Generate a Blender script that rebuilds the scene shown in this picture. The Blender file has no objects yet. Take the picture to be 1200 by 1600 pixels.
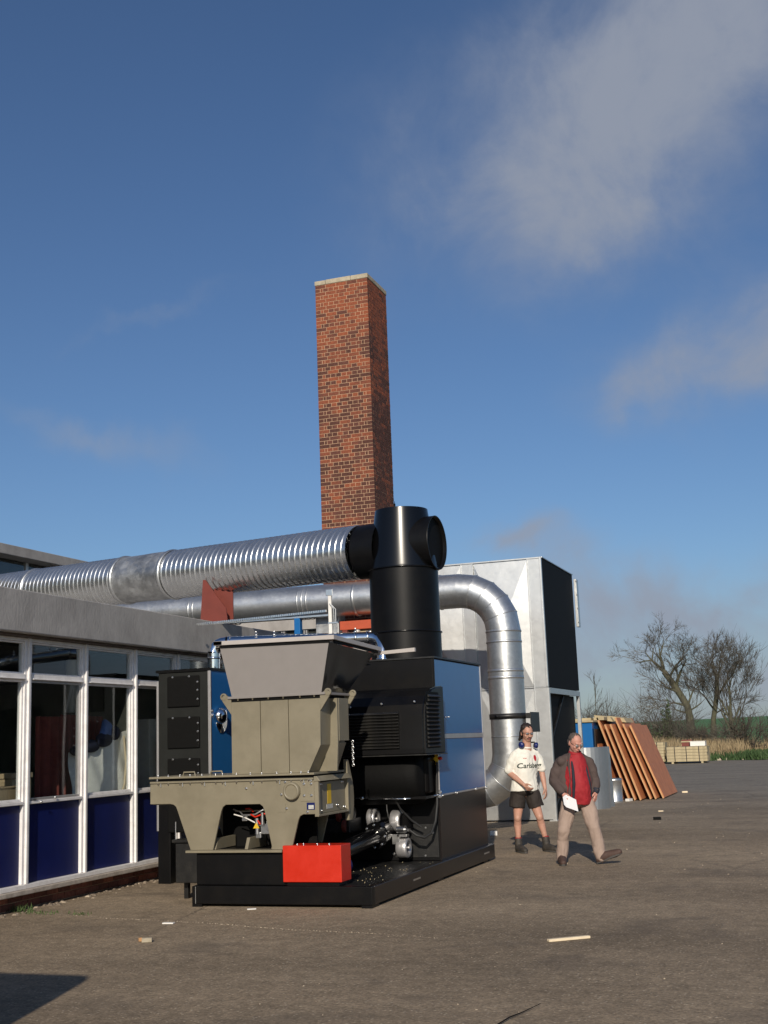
import bpy, math, random
from math import sin, cos, pi, radians, sqrt, atan2
from mathutils import Vector, Matrix, Quaternion
random.seed(7)
sc = bpy.context.scene
COL = sc.collection

# ------------------------------------------------------------------ camera
cam_d = bpy.data.cameras.new('camera'); cam = bpy.data.objects.new('camera', cam_d); COL.objects.link(cam)
YAW, PITCH, ROLL = .3378066, .1840299, -.0370955
EYE = Vector((0, 0, 1.6))
fwd = Vector((-sin(YAW)*cos(PITCH), cos(YAW)*cos(PITCH), sin(PITCH)))
rt = Vector((cos(YAW), sin(YAW), 0)); up = rt.cross(fwd)
r2 = rt*cos(ROLL) + up*sin(ROLL); u2 = up*cos(ROLL) - rt*sin(ROLL)
cam.matrix_world = Matrix(((r2.x, u2.x, -fwd.x, EYE.x), (r2.y, u2.y, -fwd.y, EYE.y), (r2.z, u2.z, -fwd.z, EYE.z), (0, 0, 0, 1)))
cam_d.sensor_fit = 'VERTICAL'; cam_d.sensor_height = 36; cam_d.sensor_width = 27; cam_d.lens = 43.22
cam_d.clip_start = .1; cam_d.clip_end = 6000
sc.camera = cam

# ------------------------------------------------------------------ sun, sky, exposure
SUN_EL = radians(25); SUN_H = Vector((.235, -.97)).normalized()         # towards the sun
sun_d = bpy.data.lights.new('sun', 'SUN'); sun = bpy.data.objects.new('sun', sun_d); COL.objects.link(sun)
sun_d.energy = 4.2; sun_d.angle = radians(.53); sun_d.color = (1, .90, .76)
S = Vector((SUN_H.x*cos(SUN_EL), SUN_H.y*cos(SUN_EL), sin(SUN_EL)))
sun.rotation_mode = 'QUATERNION'; sun.rotation_quaternion = S.to_track_quat('Z', 'Y'); sun.location = (5, -15, 12)
sc.view_settings.view_transform = 'Standard'; sc.view_settings.look = 'None'
sc.view_settings.exposure = 0; sc.view_settings.gamma = 1; sc.view_settings.use_curve_mapping = False

world = bpy.data.worlds.new('World'); sc.world = world; world.use_nodes = True
wn = world.node_tree.nodes; wl = world.node_tree.links; wn.clear()
def N(nodes, t, **k):
    n = nodes.new(t)
    for a, b in k.items():
        if a == 'inp':
            for kk, vv in b.items(): n.inputs[kk].default_value = vv
        else: setattr(n, a, b)
    return n
sky = N(wn, 'ShaderNodeTexSky', sky_type='NISHITA', sun_disc=False, sun_elevation=SUN_EL, sun_rotation=atan2(SUN_H.x, SUN_H.y),
        altitude=0, air_density=1.0, dust_density=.7, ozone_density=3.2)
tc = N(wn, 'ShaderNodeTexCoord')
nz = N(wn, 'ShaderNodeTexNoise', inp={'Scale': 5.0, 'Detail': 9.0, 'Roughness': .55})
wl.new(tc.outputs['Generated'], nz.inputs['Vector'])
wv = N(wn, 'ShaderNodeVectorMath', operation='SUBTRACT'); wv.inputs[1].default_value = (.5, .5, .5)
wl.new(nz.outputs['Color'], wv.inputs[0])
ws = N(wn, 'ShaderNodeVectorMath', operation='SCALE'); ws.inputs['Scale'].default_value = .20
wl.new(wv.outputs[0], ws.inputs[0])
wa = N(wn, 'ShaderNodeVectorMath', operation='ADD'); wl.new(tc.outputs['Generated'], wa.inputs[0]); wl.new(ws.outputs[0], wa.inputs[1])
total = None
# soft cloud banks: direction, half-sizes (across, up), tilt, strength
CL = [((-.165, .885, .440), .19, .080, .55, .58), ((-.075, .868, .485), .16, .095, .15, .56), ((-.130, .900, .400), .12, .055, -.1, .42), ((-.1, .99, .035), .9, .060, 0, .62), ((.5, .85, .03), .9, .060, 0, .62),
      ((.02, .85, .51), .16, .08, 0, .42), ((-.02, .955, .300), .12, .048, .2, .95), ((-.10, .955, .275), .07, .02, .2, .30),
      ((-.135, .980, .105), .14, .040, 0, .85), ((-.234, .959, .150), .034, .018, 0, 1.1), ((-.06, .994, .088), .12, .025, .05, .5),
      ((-.479, .815, .326), .06, .010, .12, .6), ((-.535, .812, .236), .09, .02, -.3, .5), ((.35, .8, .5), .25, .1, .2, .5),
      ((-.8, .3, .4), .2, .07, .1, .4), ((.7, .2, .45), .25, .09, -.1, .45), ((.1, -.8, .5), .3, .1, .2, .4), ((-.4, -.7, .6), .25, .1, 0, .4)]
for c, a, b, tilt, st in CL:
    n = Vector(c).normalized(); az = atan2(n.x, n.y); el = math.asin(n.z)
    sb = N(wn, 'ShaderNodeVectorMath', operation='SUBTRACT'); sb.inputs[1].default_value = n; wl.new(wa.outputs[0], sb.inputs[0])
    ex = Vector((cos(az), -sin(az), 0)); ez = Vector((-sin(az)*sin(el), -cos(az)*sin(el), cos(el)))
    ea = ex*cos(tilt) + ez*sin(tilt); eb = ez*cos(tilt) - ex*sin(tilt)
    sq = []
    for e, w in ((ea, a), (eb, b), (n, max(a, b))):
        d = N(wn, 'ShaderNodeVectorMath', operation='DOT_PRODUCT'); d.inputs[1].default_value = e/w; wl.new(sb.outputs[0], d.inputs[0])
        p = N(wn, 'ShaderNodeMath', operation='MULTIPLY'); wl.new(d.outputs['Value'], p.inputs[0]); wl.new(d.outputs['Value'], p.inputs[1]); sq.append(p)
    s1 = N(wn, 'ShaderNodeMath', operation='ADD'); wl.new(sq[0].outputs[0], s1.inputs[0]); wl.new(sq[1].outputs[0], s1.inputs[1])
    s2 = N(wn, 'ShaderNodeMath', operation='ADD'); wl.new(s1.outputs[0], s2.inputs[0]); wl.new(sq[2].outputs[0], s2.inputs[1])
    g = N(wn, 'ShaderNodeMath', operation='MULTIPLY'); g.inputs[1].default_value = -1.1; wl.new(s2.outputs[0], g.inputs[0])
    e_ = N(wn, 'ShaderNodeMath', operation='EXPONENT'); wl.new(g.outputs[0], e_.inputs[0])
    m = N(wn, 'ShaderNodeMath', operation='MULTIPLY'); m.inputs[1].default_value = st; wl.new(e_.outputs[0], m.inputs[0])
    if total is None: total = m
    else:
        q = N(wn, 'ShaderNodeMath', operation='ADD'); wl.new(total.outputs[0], q.inputs[0]); wl.new(m.outputs[0], q.inputs[1]); total = q
nz2 = N(wn, 'ShaderNodeTexNoise', inp={'Scale': 9.0, 'Detail': 10.0, 'Roughness': .6, 'Distortion': .4})
wl.new(tc.outputs['Generated'], nz2.inputs['Vector'])
mr = N(wn, 'ShaderNodeMapRange', inp={1: .28, 2: .72, 3: .45, 4: 1.45}); wl.new(nz2.outputs[0], mr.inputs[0])
cm = N(wn, 'ShaderNodeMath', operation='MULTIPLY'); wl.new(total.outputs[0], cm.inputs[0]); wl.new(mr.outputs[0], cm.inputs[1])
hue = N(wn, 'ShaderNodeMixRGB', blend_type='MULTIPLY', inp={0: 1.0, 2: (.74, .85, 1.0, 1)}); wl.new(sky.outputs[0], hue.inputs[1])
sm = N(wn, 'ShaderNodeMapRange', interpolation_type='SMOOTHSTEP', inp={1: .04, 2: 1.35, 3: 0., 4: .92}); wl.new(cm.outputs[0], sm.inputs[0])
mx = N(wn, 'ShaderNodeMixRGB', inp={2: (3.65, 4.05, 4.95, 1)}); wl.new(sm.outputs[0], mx.inputs[0]); wl.new(hue.outputs[0], mx.inputs[1])
bg = N(wn, 'ShaderNodeBackground', inp={'Strength': .08}); wl.new(mx.outputs[0], bg.inputs['Color'])
wo = N(wn, 'ShaderNodeOutputWorld'); wl.new(bg.outputs[0], wo.inputs[0])

# ------------------------------------------------------------------ materials
def mat(name, col, rough=.5, metal=0., var=.0, vscale=8., bump=0., bscale=60., coat=0., rvar=0., dirt=None, dscale=2., spec=.5, coords='Object', stretch=None):
    """principled material: base colour with a little noise in it, optional dirt patches and fine relief"""
    m = bpy.data.materials.new(name); m.use_nodes = True; n = m.node_tree.nodes; l = m.node_tree.links
    p = n['Principled BSDF']; p.inputs['Roughness'].default_value = rough; p.inputs['Metallic'].default_value = metal
    p.inputs['Specular IOR Level'].default_value = spec; p.inputs['Coat Weight'].default_value = coat; p.inputs['Coat Roughness'].default_value = .08
    c4 = (*col, 1); p.inputs['Base Color'].default_value = c4
    t = N(n, 'ShaderNodeTexCoord'); src = t.outputs[coords]
    if stretch:
        mp = N(n, 'ShaderNodeMapping'); mp.inputs['Scale'].default_value = stretch; l.new(src, mp.inputs[0]); src = mp.outputs[0]
    out = None
    if var:
        a = N(n, 'ShaderNodeTexNoise', inp={'Scale': vscale, 'Detail': 6.0, 'Roughness': .65}); l.new(src, a.inputs['Vector'])
        r = N(n, 'ShaderNodeMapRange', inp={1: .3, 2: .7, 3: 1-var, 4: 1+var}); l.new(a.outputs[0], r.inputs[0])
        x = N(n, 'ShaderNodeVectorMath', operation='SCALE'); x.inputs[0].default_value = col; l.new(r.outputs[0], x.inputs['Scale']); out = x.outputs[0]
        if rvar:
            rr = N(n, 'ShaderNodeMapRange', inp={1: .3, 2: .7, 3: rough-rvar, 4: rough+rvar}); l.new(a.outputs[0], rr.inputs[0]); l.new(rr.outputs[0], p.inputs['Roughness'])
    if dirt:
        b = N(n, 'ShaderNodeTexNoise', inp={'Scale': dscale, 'Detail': 8.0, 'Roughness': .7}); l.new(src, b.inputs['Vector'])
        r = N(n, 'ShaderNodeMapRange', inp={1: .48, 2: .72, 3: 0., 4: .75}); l.new(b.outputs[0], r.inputs[0])
        x = N(n, 'ShaderNodeMixRGB', inp={1: c4, 2: (*dirt, 1)}); l.new(r.outputs[0], x.inputs[0])
        if out: l.new(out, x.inputs[1])
        out = x.outputs[0]
    if out: l.new(out, p.inputs['Base Color'])
    if bump:
        b = N(n, 'ShaderNodeTexNoise', inp={'Scale': bscale, 'Detail': 4.0}); l.new(src, b.inputs['Vector'])
        q = N(n, 'ShaderNodeBump', inp={'Strength': bump, 'Distance': .01}); l.new(b.outputs[0], q.inputs['Height']); l.new(q.outputs[0], p.inputs['Normal'])
    return m
def galv(name, base=.58, rough=.34, spangle=.10, scale=26, streak=.12, dent=.0, rv=.16, rr=.08):
    m = bpy.data.materials.new(name); m.use_nodes = True; n = m.node_tree.nodes; l = m.node_tree.links
    p = n['Principled BSDF']; p.inputs['Metallic'].default_value = .92
    t = N(n, 'ShaderNodeTexCoord')
    v = N(n, 'ShaderNodeTexVoronoi', inp={'Scale': scale}); l.new(t.outputs['Object'], v.inputs['Vector'])
    a = N(n, 'ShaderNodeTexNoise', inp={'Scale': 3.0, 'Detail': 9.0, 'Roughness': .7}); l.new(t.outputs['Object'], a.inputs['Vector'])
    sx = N(n, 'ShaderNodeSeparateColor'); l.new(v.outputs['Color'], sx.inputs[0])
    r1 = N(n, 'ShaderNodeMapRange', inp={3: base*(1-spangle), 4: base*(1+spangle)}); l.new(sx.outputs[0], r1.inputs[0])
    r2_ = N(n, 'ShaderNodeMapRange', inp={1: .3, 2: .7, 3: 1-streak, 4: 1+streak}); l.new(a.outputs[0], r2_.inputs[0])
    mu = N(n, 'ShaderNodeMath', operation='MULTIPLY'); l.new(r1.outputs[0], mu.inputs[0]); l.new(r2_.outputs[0], mu.inputs[1])
    cc = N(n, 'ShaderNodeVectorMath', operation='SCALE'); cc.inputs[0].default_value = (.98, 1, 1.0); l.new(mu.outputs[0], cc.inputs['Scale']); l.new(cc.outputs[0], p.inputs['Base Color'])
    r3 = N(n, 'ShaderNodeMapRange', inp={3: rough-rr*.6, 4: rough+rr}); l.new(sx.outputs[1], r3.inputs[0])
    r4 = N(n, 'ShaderNodeMapRange', inp={1: .35, 2: .7, 3: 0, 4: rv}); l.new(a.outputs[0], r4.inputs[0])
    ad = N(n, 'ShaderNodeMath', operation='ADD'); l.new(r3.outputs[0], ad.inputs[0]); l.new(r4.outputs[0], ad.inputs[1]); l.new(ad.outputs[0], p.inputs['Roughness'])
    if dent:
        b = N(n, 'ShaderNodeTexNoise', inp={'Scale': 2.2, 'Detail': 2.0}); l.new(t.outputs['Object'], b.inputs['Vector'])
        q = N(n, 'ShaderNodeBump', inp={'Strength': dent, 'Distance': .05}); l.new(b.outputs[0], q.inputs['Height']); l.new(q.outputs[0], p.inputs['Normal'])
    return m
M = {}
M['galv'] = galv('galvanised_steel', .60, .36, .06, streak=.05, dent=.12, rv=.06, rr=.03)
M['galv_spiral'] = galv('galvanised_spiral_steel', .74, .22, .05, 30, .08, rr=.02, rv=.08)
M['galv_panel'] = galv('galvanised_panel_steel', .56, .40, .03, 16, .02, dent=.10, rv=.02, rr=.012)
M['galv_worn'] = galv('galvanised_worn_steel', .50, .42, .12, 14, .30)
M['chrome'] = mat('polished_steel', (.78, .80, .82), .09, 1., bump=.08, bscale=25)
M['bright'] = mat('bright_zinc', (.75, .75, .74), .3, 1., var=.1, vscale=20)
M['beige'] = mat('olive_beige_paint', (.205, .180, .125), .45, 0, var=.08, vscale=4, rvar=.10, bump=.08, bscale=180, dirt=(.16, .14, .095), dscale=3)
M['taupe'] = mat('grey_taupe_paint', (.218, .200, .188), .48, 0, var=.035, vscale=6, bump=.06, bscale=200)
M['taupe_light'] = mat('pale_taupe_paint', (.42, .385, .36), .45, 0, var=.04)
M['dark_gloss'] = mat('near_black_gloss', (.006, .006, .006), .14, 0, var=.3, vscale=7, bump=.10, bscale=4, spec=.7)  # near-black gloss colour, only on the right face of the hopper
M['black'] = mat('black_satin_paint', (.0035, .0035, .004), .40, 0, var=.25, vscale=6, bump=.05, bscale=160, dirt=(.008, .007, .006), dscale=4, spec=.22)
M['charcoal'] = mat('charcoal_paint', (.013, .014, .013), .45, 0, var=.2, vscale=5, spec=.3)
M['black_drum'] = mat('black_drum_paint', (.003, .0025, .0025), .35, 0, spec=.12)
M['black_tee'] = mat('black_gloss_stack_paint', (.003, .003, .0035), .23, 0, spec=.42, bump=.01, bscale=200)
M['black_gloss'] = mat('black_gloss_paint', (.003, .003, .0035), .2, 0, var=.2, bump=.03, bscale=3)
M['black_dusty'] = mat('black_paint_under_dust', (.008, .008, .008), .45, 0, var=.35, vscale=9, dirt=(.03, .028, .024), dscale=6, bump=.1)
M['black_brown'] = mat('brown_black_paint', (.007, .0045, .004), .32, 0, var=.3, vscale=3, dirt=(.016, .010, .008), dscale=2)
M['black_matt'] = mat('black_sheet', (.003, .003, .003), .7, 0, var=.2, vscale=14, bump=.2, bscale=30, spec=.15)
M['blue'] = mat('blue_gloss_paint', (.016, .125, .35), .24, 0, var=.05, vscale=3, bump=.04, bscale=2.5, spec=.35)
M['navy'] = mat('navy_panel_paint', (.003, .009, .085), .45, 0, var=.15, vscale=5, dirt=(.006, .012, .075), dscale=3, spec=.3)
M['red'] = mat('bright_red_paint', (.52, .018, .003), .42, 0, var=.10, vscale=4, rvar=.12, bump=.06, bscale=120)
M['oxide'] = mat('red_oxide_paint', (.15, .026, .016), .55, 0, var=.12, vscale=6, bump=.1)
M['orange'] = mat('orange_red_paint', (.42, .07, .025), .5, 0, var=.1)
M['yellow'] = mat('yellow_label', (.65, .42, .02), .5, 0, var=.1)
M['label'] = mat('pale_label', (.45, .45, .42), .5, 0, var=.3, vscale=60)
M['white_frame'] = mat('white_window_paint', (.80, .78, .77), .42, 0, var=.05, vscale=10, dirt=(.6, .57, .55), dscale=7, bump=.08)
M['alu'] = mat('dull_aluminium', (.52, .51, .51), .38, .7, var=.1)
M['fascia'] = mat('weathered_concrete', (.35, .335, .32), .85, 0, var=.16, vscale=3.5, dirt=(.22, .205, .195), dscale=1.6, bump=.3, bscale=30, stretch=(1, 1, .55))
M['soffit'] = mat('brown_soffit_board', (.10, .075, .06), .8, 0, var=.2)
M['sill'] = mat('worn_stone_sill', (.42, .37, .32), .85, 0, var=.2, vscale=8, dirt=(.2, .16, .12), dscale=9, bump=.5)
M['cap'] = mat('lichened_concrete_cap', (.40, .35, .26), .9, 0, var=.2, vscale=5, dirt=(.22, .19, .12), dscale=7, bump=.6)
M['mortar'] = mat('sandy_mortar', (.46, .30, .19), .95, 0, var=.2, vscale=12, dirt=(.42, .27, .17), dscale=5, bump=.6, bscale=80)
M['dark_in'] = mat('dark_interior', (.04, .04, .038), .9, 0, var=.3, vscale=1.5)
M['room'] = mat('painted_room_wall', (.30, .30, .26), .9, 0, var=.2, vscale=1.5)
M['cream'] = mat('sun_patch_board', (.8, .74, .52), .8, 0, var=.1)
M['curtain'] = mat('dark_red_curtain', (.26, .065, .05), .9, 0, var=.2, vscale=8, bump=.3)
M['bag'] = mat('white_woven_bag', (.85, .85, .82), .8, 0, var=.10, vscale=10, bump=.5, bscale=40)
M['jeans'] = mat('blue_cloth', (.10, .18, .42), .9, 0, var=.3)
M['dark_cloth'] = mat('dark_blue_cloth', (.012, .016, .04), .9, 0, var=.3)
M['ply'] = mat('plywood', (.5, .38, .24), .7, 0, var=.18, vscale=6, stretch=(1, 8, 1))
M['pine'] = mat('sawn_pine', (.50, .28, .13), .7, 0, var=.22, vscale=5, stretch=(6, 1, 1))
M['pale_wood'] = mat('pale_wood', (.72, .60, .42), .7, 0, var=.12, vscale=5)
M['hardboard'] = mat('orange_brown_board', (.48, .175, .065), .6, 0, var=.15, vscale=5, dirt=(.36, .11, .04), dscale=3)
M['timber'] = mat('weathered_timber', (.40, .33, .20), .8, 0, var=.2, vscale=6)
M['rubber'] = mat('black_rubber', (.015, .015, .015), .6)
M['white_plastic'] = mat('white_plastic', (.72, .70, .66), .5, 0, var=.06)
M['van_white'] = mat('van_white_paint', (.7, .7, .7), .3, 0, coat=.5)

def brick_mat(name, light, dark, split=.45):
    m = bpy.data.materials.new(name); m.use_nodes = True; n = m.node_tree.nodes; l = m.node_tree.links
    p = n['Principled BSDF']; p.inputs['Roughness'].default_value = .88
    oi = N(n, 'ShaderNodeObjectInfo'); ge = N(n, 'ShaderNodeNewGeometry')
    ad = N(n, 'ShaderNodeMath', operation='ADD'); l.new(oi.outputs['Random'], ad.inputs[0]); l.new(ge.outputs['Random Per Island'], ad.inputs[1])
    wn_ = N(n, 'ShaderNodeTexWhiteNoise', noise_dimensions='1D'); l.new(ad.outputs[0], wn_.inputs['W'])
    # weathering by height: the head of the stack is more orange, the shaft darker
    sp = N(n, 'ShaderNodeSeparateXYZ'); l.new(ge.outputs['Position'], sp.inputs[0])
    hh = N(n, 'ShaderNodeMapRange', inp={1: 7.6, 2: 10.2, 3: -.24, 4: .38}); l.new(sp.outputs[2], hh.inputs[0])
    big = N(n, 'ShaderNodeTexNoise', inp={'Scale': 1.6, 'Detail': 3.0}); l.new(ge.outputs['Position'], big.inputs['Vector'])
    bb = N(n, 'ShaderNodeMapRange', inp={1: .3, 2: .7, 3: -.35, 4: .35}); l.new(big.outputs[0], bb.inputs[0])
    s = N(n, 'ShaderNodeMath', operation='ADD'); l.new(wn_.outputs[0], s.inputs[0]); l.new(hh.outputs[0], s.inputs[1])
    s2 = N(n, 'ShaderNodeMath', operation='ADD'); l.new(s.outputs[0], s2.inputs[0]); l.new(bb.outputs[0], s2.inputs[1])
    cr = N(n, 'ShaderNodeValToRGB'); l.new(s2.outputs[0], cr.inputs[0]); e = cr.color_ramp.elements
    e[0].position = .05; e[0].color = (*[c*.7 for c in dark], 1); e[1].position = .95; e[1].color = (*light, 1)
    a = e.new(split-.08); a.color = (*dark, 1); b = e.new(split+.2); b.color = (*[(x*.4+y*.6) for x, y in zip(dark, light)], 1)
    fn = N(n, 'ShaderNodeTexNoise', inp={'Scale': 25.0, 'Detail': 6.0}); l.new(ge.outputs['Position'], fn.inputs['Vector'])
    fr = N(n, 'ShaderNodeMapRange', inp={1: .3, 2: .7, 3: .72, 4: 1.22}); l.new(fn.outputs[0], fr.inputs[0])
    x = N(n, 'ShaderNodeVectorMath', operation='SCALE'); l.new(cr.outputs[0], x.inputs[0]); l.new(fr.outputs[0], x.inputs['Scale']); l.new(x.outputs[0], p.inputs['Base Color'])
    q = N(n, 'ShaderNodeBump', inp={'Strength': .5, 'Distance': .006}); l.new(fn.outputs[0], q.inputs['Height']); l.new(q.outputs[0], p.inputs['Normal'])
    return m
M['brick'] = brick_mat('orange_brown_brick', (.240, .064, .027), (.105, .037, .025))
M['brick_low'] = brick_mat('dull_red_brick', (.42, .15, .09), (.22, .085, .06), .5)

def glass_mat():
    m = bpy.data.materials.new('window_glass'); m.use_nodes = True; n = m.node_tree.nodes; l = m.node_tree.links; n.clear()
    o = N(n, 'ShaderNodeOutputMaterial'); tr = N(n, 'ShaderNodeBsdfTransparent', inp={'Color': (.94, .96, .95, 1)})
    gl = N(n, 'ShaderNodeBsdfGlossy', inp={'Color': (.9, .95, 1, 1), 'Roughness': .02}); fr = N(n, 'ShaderNodeFresnel', inp={'IOR': 1.42})
    t = N(n, 'ShaderNodeTexCoord'); a = N(n, 'ShaderNodeTexNoise', inp={'Scale': 1.5, 'Detail': 1.0}); l.new(t.outputs['Object'], a.inputs['Vector'])
    b = N(n, 'ShaderNodeBump', inp={'Strength': .05, 'Distance': .05}); l.new(a.outputs[0], b.inputs['Height']); l.new(b.outputs[0], gl.inputs['Normal'])
    ge = N(n, 'ShaderNodeNewGeometry'); io = N(n, 'ShaderNodeMapRange', inp={3: 1.42, 4: .7042}); l.new(ge.outputs['Backfacing'], io.inputs[0]); l.new(io.outputs[0], fr.inputs['IOR'])
    x = N(n, 'ShaderNodeMixShader'); l.new(fr.outputs[0], x.inputs[0]); l.new(tr.outputs[0], x.inputs[1]); l.new(gl.outputs[0], x.inputs[2]); l.new(x.outputs[0], o.inputs[0])
    return m
M['glass'] = glass_mat()

# ------------------------------------------------------------------ builders
ROOT = {}          # object name -> world offset of its origin
def thing(name, label, cat, loc=(0, 0, 0), rotz=0, group=None):
    o = bpy.data.objects.new(name, None); COL.objects.link(o); o.location = loc; o.rotation_euler = (0, 0, rotz)
    o['label'] = label; o['category'] = cat; o.empty_display_size = .2
    if group: o['group'] = group
    ROOT[o.name] = Vector(loc) if rotz == 0 else Vector((0, 0, 0))
    return o
class MB:
    def __init__(s): s.v = []; s.f = []; s.sm = []
    def add(s, vs, fs, smooth=False):
        k = len(s.v); s.v += [tuple(p) for p in vs]; s.f += [tuple(i+k for i in f) for f in fs]; s.sm += [smooth]*len(fs); return s
    def box(s, x0, x1, y0, y1, z0, z1):
        return s.add([(x0, y0, z0), (x1, y0, z0), (x1, y1, z0), (x0, y1, z0), (x0, y0, z1), (x1, y0, z1), (x1, y1, z1), (x0, y1, z1)],
                     [(0, 3, 2, 1), (4, 5, 6, 7), (0, 1, 5, 4), (1, 2, 6, 5), (2, 3, 7, 6), (3, 0, 4, 7)])
    def hexa(s, b, t):      # four bottom points, four top points, counter-clockwise from above
        return s.add(list(b)+list(t), [(0, 3, 2, 1), (4, 5, 6, 7), (0, 1, 5, 4), (1, 2, 6, 5), (2, 3, 7, 6), (3, 0, 4, 7)])
    def prism(s, poly, axis, a, b):
        def P(p, w): return {'x': (w, p[0], p[1]), 'y': (p[0], w, p[1]), 'z': (p[0], p[1], w)}[axis]
        n = len(poly); vs = [P(p, a) for p in poly]+[P(p, b) for p in poly]
        return s.add(vs, [tuple(range(n))[::-1], tuple(range(n, 2*n))]+[(i, (i+1) % n, (i+1) % n+n, i+n) for i in range(n)])
    def lathe(s, prof, o, d, n=24, caps=True, smooth=True, ref=None):   # prof: (distance along d, radius)
        d = Vector(d).normalized(); o = Vector(o); a = (Vector(ref) if ref else (Vector((0, 0, 1)) if abs(d.z) < .9 else Vector((1, 0, 0)))); a = (a-d*a.dot(d)).normalized(); b = d.cross(a)
        vs = []; fs = []
        for t, r in prof:
            for k in range(n):
                th = 2*pi*k/n; vs.append(o+d*t+(a*cos(th)+b*sin(th))*r)
        for i in range(len(prof)-1):
            for k in range(n):
                k2 = (k+1) % n; fs.append((i*n+k, i*n+k2, (i+1)*n+k2, (i+1)*n+k))
        s.add(vs, fs, smooth)
        if caps:
            m = len(prof)-1
            s.add([vs[k] for k in range(n)], [tuple(range(n))[::-1]]); s.add([vs[m*n+k] for k in range(n)], [tuple(range(n))])
        return s
    def cyl(s, p0, p1, r0, r1=None, n=16, caps=True, smooth=True):
        p0 = Vector(p0); p1 = Vector(p1); return s.lathe([(0, r0), ((p1-p0).length, r0 if r1 is None else r1)], p0, p1-p0, n, caps, smooth)
    def tube(s, pts, r, n=8, smooth=True, caps=True):
        pts = [Vector(p) for p in pts]; rs = r if isinstance(r, (list, tuple)) else [r]*len(pts); vs = []; a = None
        for i, p in enumerate(pts):
            t = (pts[min(i+1, len(pts)-1)]-pts[max(i-1, 0)]).normalized()
            if a is None: a = t.orthogonal().normalized()
            a = (a-t*a.dot(t)).normalized(); b = t.cross(a)
            vs += [p+(a*cos(2*pi*k/n)+b*sin(2*pi*k/n))*rs[i] for k in range(n)]
        fs = [(i*n+k, i*n+(k+1) % n, (i+1)*n+(k+1) % n, (i+1)*n+k) for i in range(len(pts)-1) for k in range(n)]
        s.add(vs, fs, smooth)
        if caps: s.add(vs[:n], [tuple(range(n))[::-1]]); s.add(vs[-n:], [tuple(range(n))])
        return s
    def ball(s, c, r, n=10, m=8, q=None):
        c = Vector(c); r = Vector(r) if not isinstance(r, (int, float)) else Vector((r, r, r)); vs = []
        for i in range(m+1):
            ph = pi*i/m
            for k in range(n):
                p = Vector((r.x*sin(ph)*cos(2*pi*k/n), r.y*sin(ph)*sin(2*pi*k/n), r.z*cos(ph)))
                if q: p = q @ p
                vs.append(c+p)
        return s.add(vs, [(i*n+k, (i+1)*n+k, (i+1)*n+(k+1) % n, i*n+(k+1) % n) for i in range(m) for k in range(n)], True)
    def bolts(s, pts, d, r=.009, h=.012):
        d = Vector(d)
        for p in pts: s.lathe([(0, r*1.5), (h*.3, r*1.5), (h*.31, r), (h, r*.9)], p, d, 6)
        return s
    def mesh(s, name, off=Vector((0, 0, 0))):
        me = bpy.data.meshes.new(name); me.from_pydata([(x-off.x, y-off.y, z-off.z) for x, y, z in s.v], [], s.f)
        me.polygons.foreach_set('use_smooth', s.sm); me.update(); return me
    def build(s, name, m, parent=None, bevel=0, kind=None, label=None, seg=2):
        off = ROOT.get(parent.name, Vector((0, 0, 0))) if parent else Vector((0, 0, 0))
        o = bpy.data.objects.new(name, s.mesh(name, off)); COL.objects.link(o); o.data.materials.append(M[m] if isinstance(m, str) else m)
        if parent: o.parent = parent
        ROOT[o.name] = off
        if bevel:
            b = o.modifiers.new('bevel', 'BEVEL'); b.width = bevel; b.segments = seg; b.limit_method = 'ANGLE'; b.angle_limit = radians(40)
            b.harden_normals = False
        if kind: o['kind'] = kind
        if label: o['label'] = label
        return o
def tag(o, label, cat, group=None):
    o['label'] = label; o['category'] = cat
    if group: o['group'] = group
    return o
def piece(name, mesh, m, parent, loc, rot=None, scale=None):
    """one of many alike pieces that share a mesh"""
    off = ROOT.get(parent.name, Vector((0, 0, 0)))
    o = bpy.data.objects.new(name, mesh); COL.objects.link(o); o.parent = parent; o.location = Vector(loc)-off
    if rot: o.rotation_euler = rot
    if scale: o.scale = scale
    if not mesh.materials: mesh.materials.append(M[m])
    return o
def arc(c, r, a0, a1, n, plane='xz', w=0):
    out = []
    for i in range(n+1):
        t = a0+(a1-a0)*i/n; u, v = c[0]+r*cos(t), c[1]+r*sin(t)
        out.append({'xz': (u, w, v), 'xy': (u, v, w), 'yz': (w, u, v)}[plane])
    return out
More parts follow.
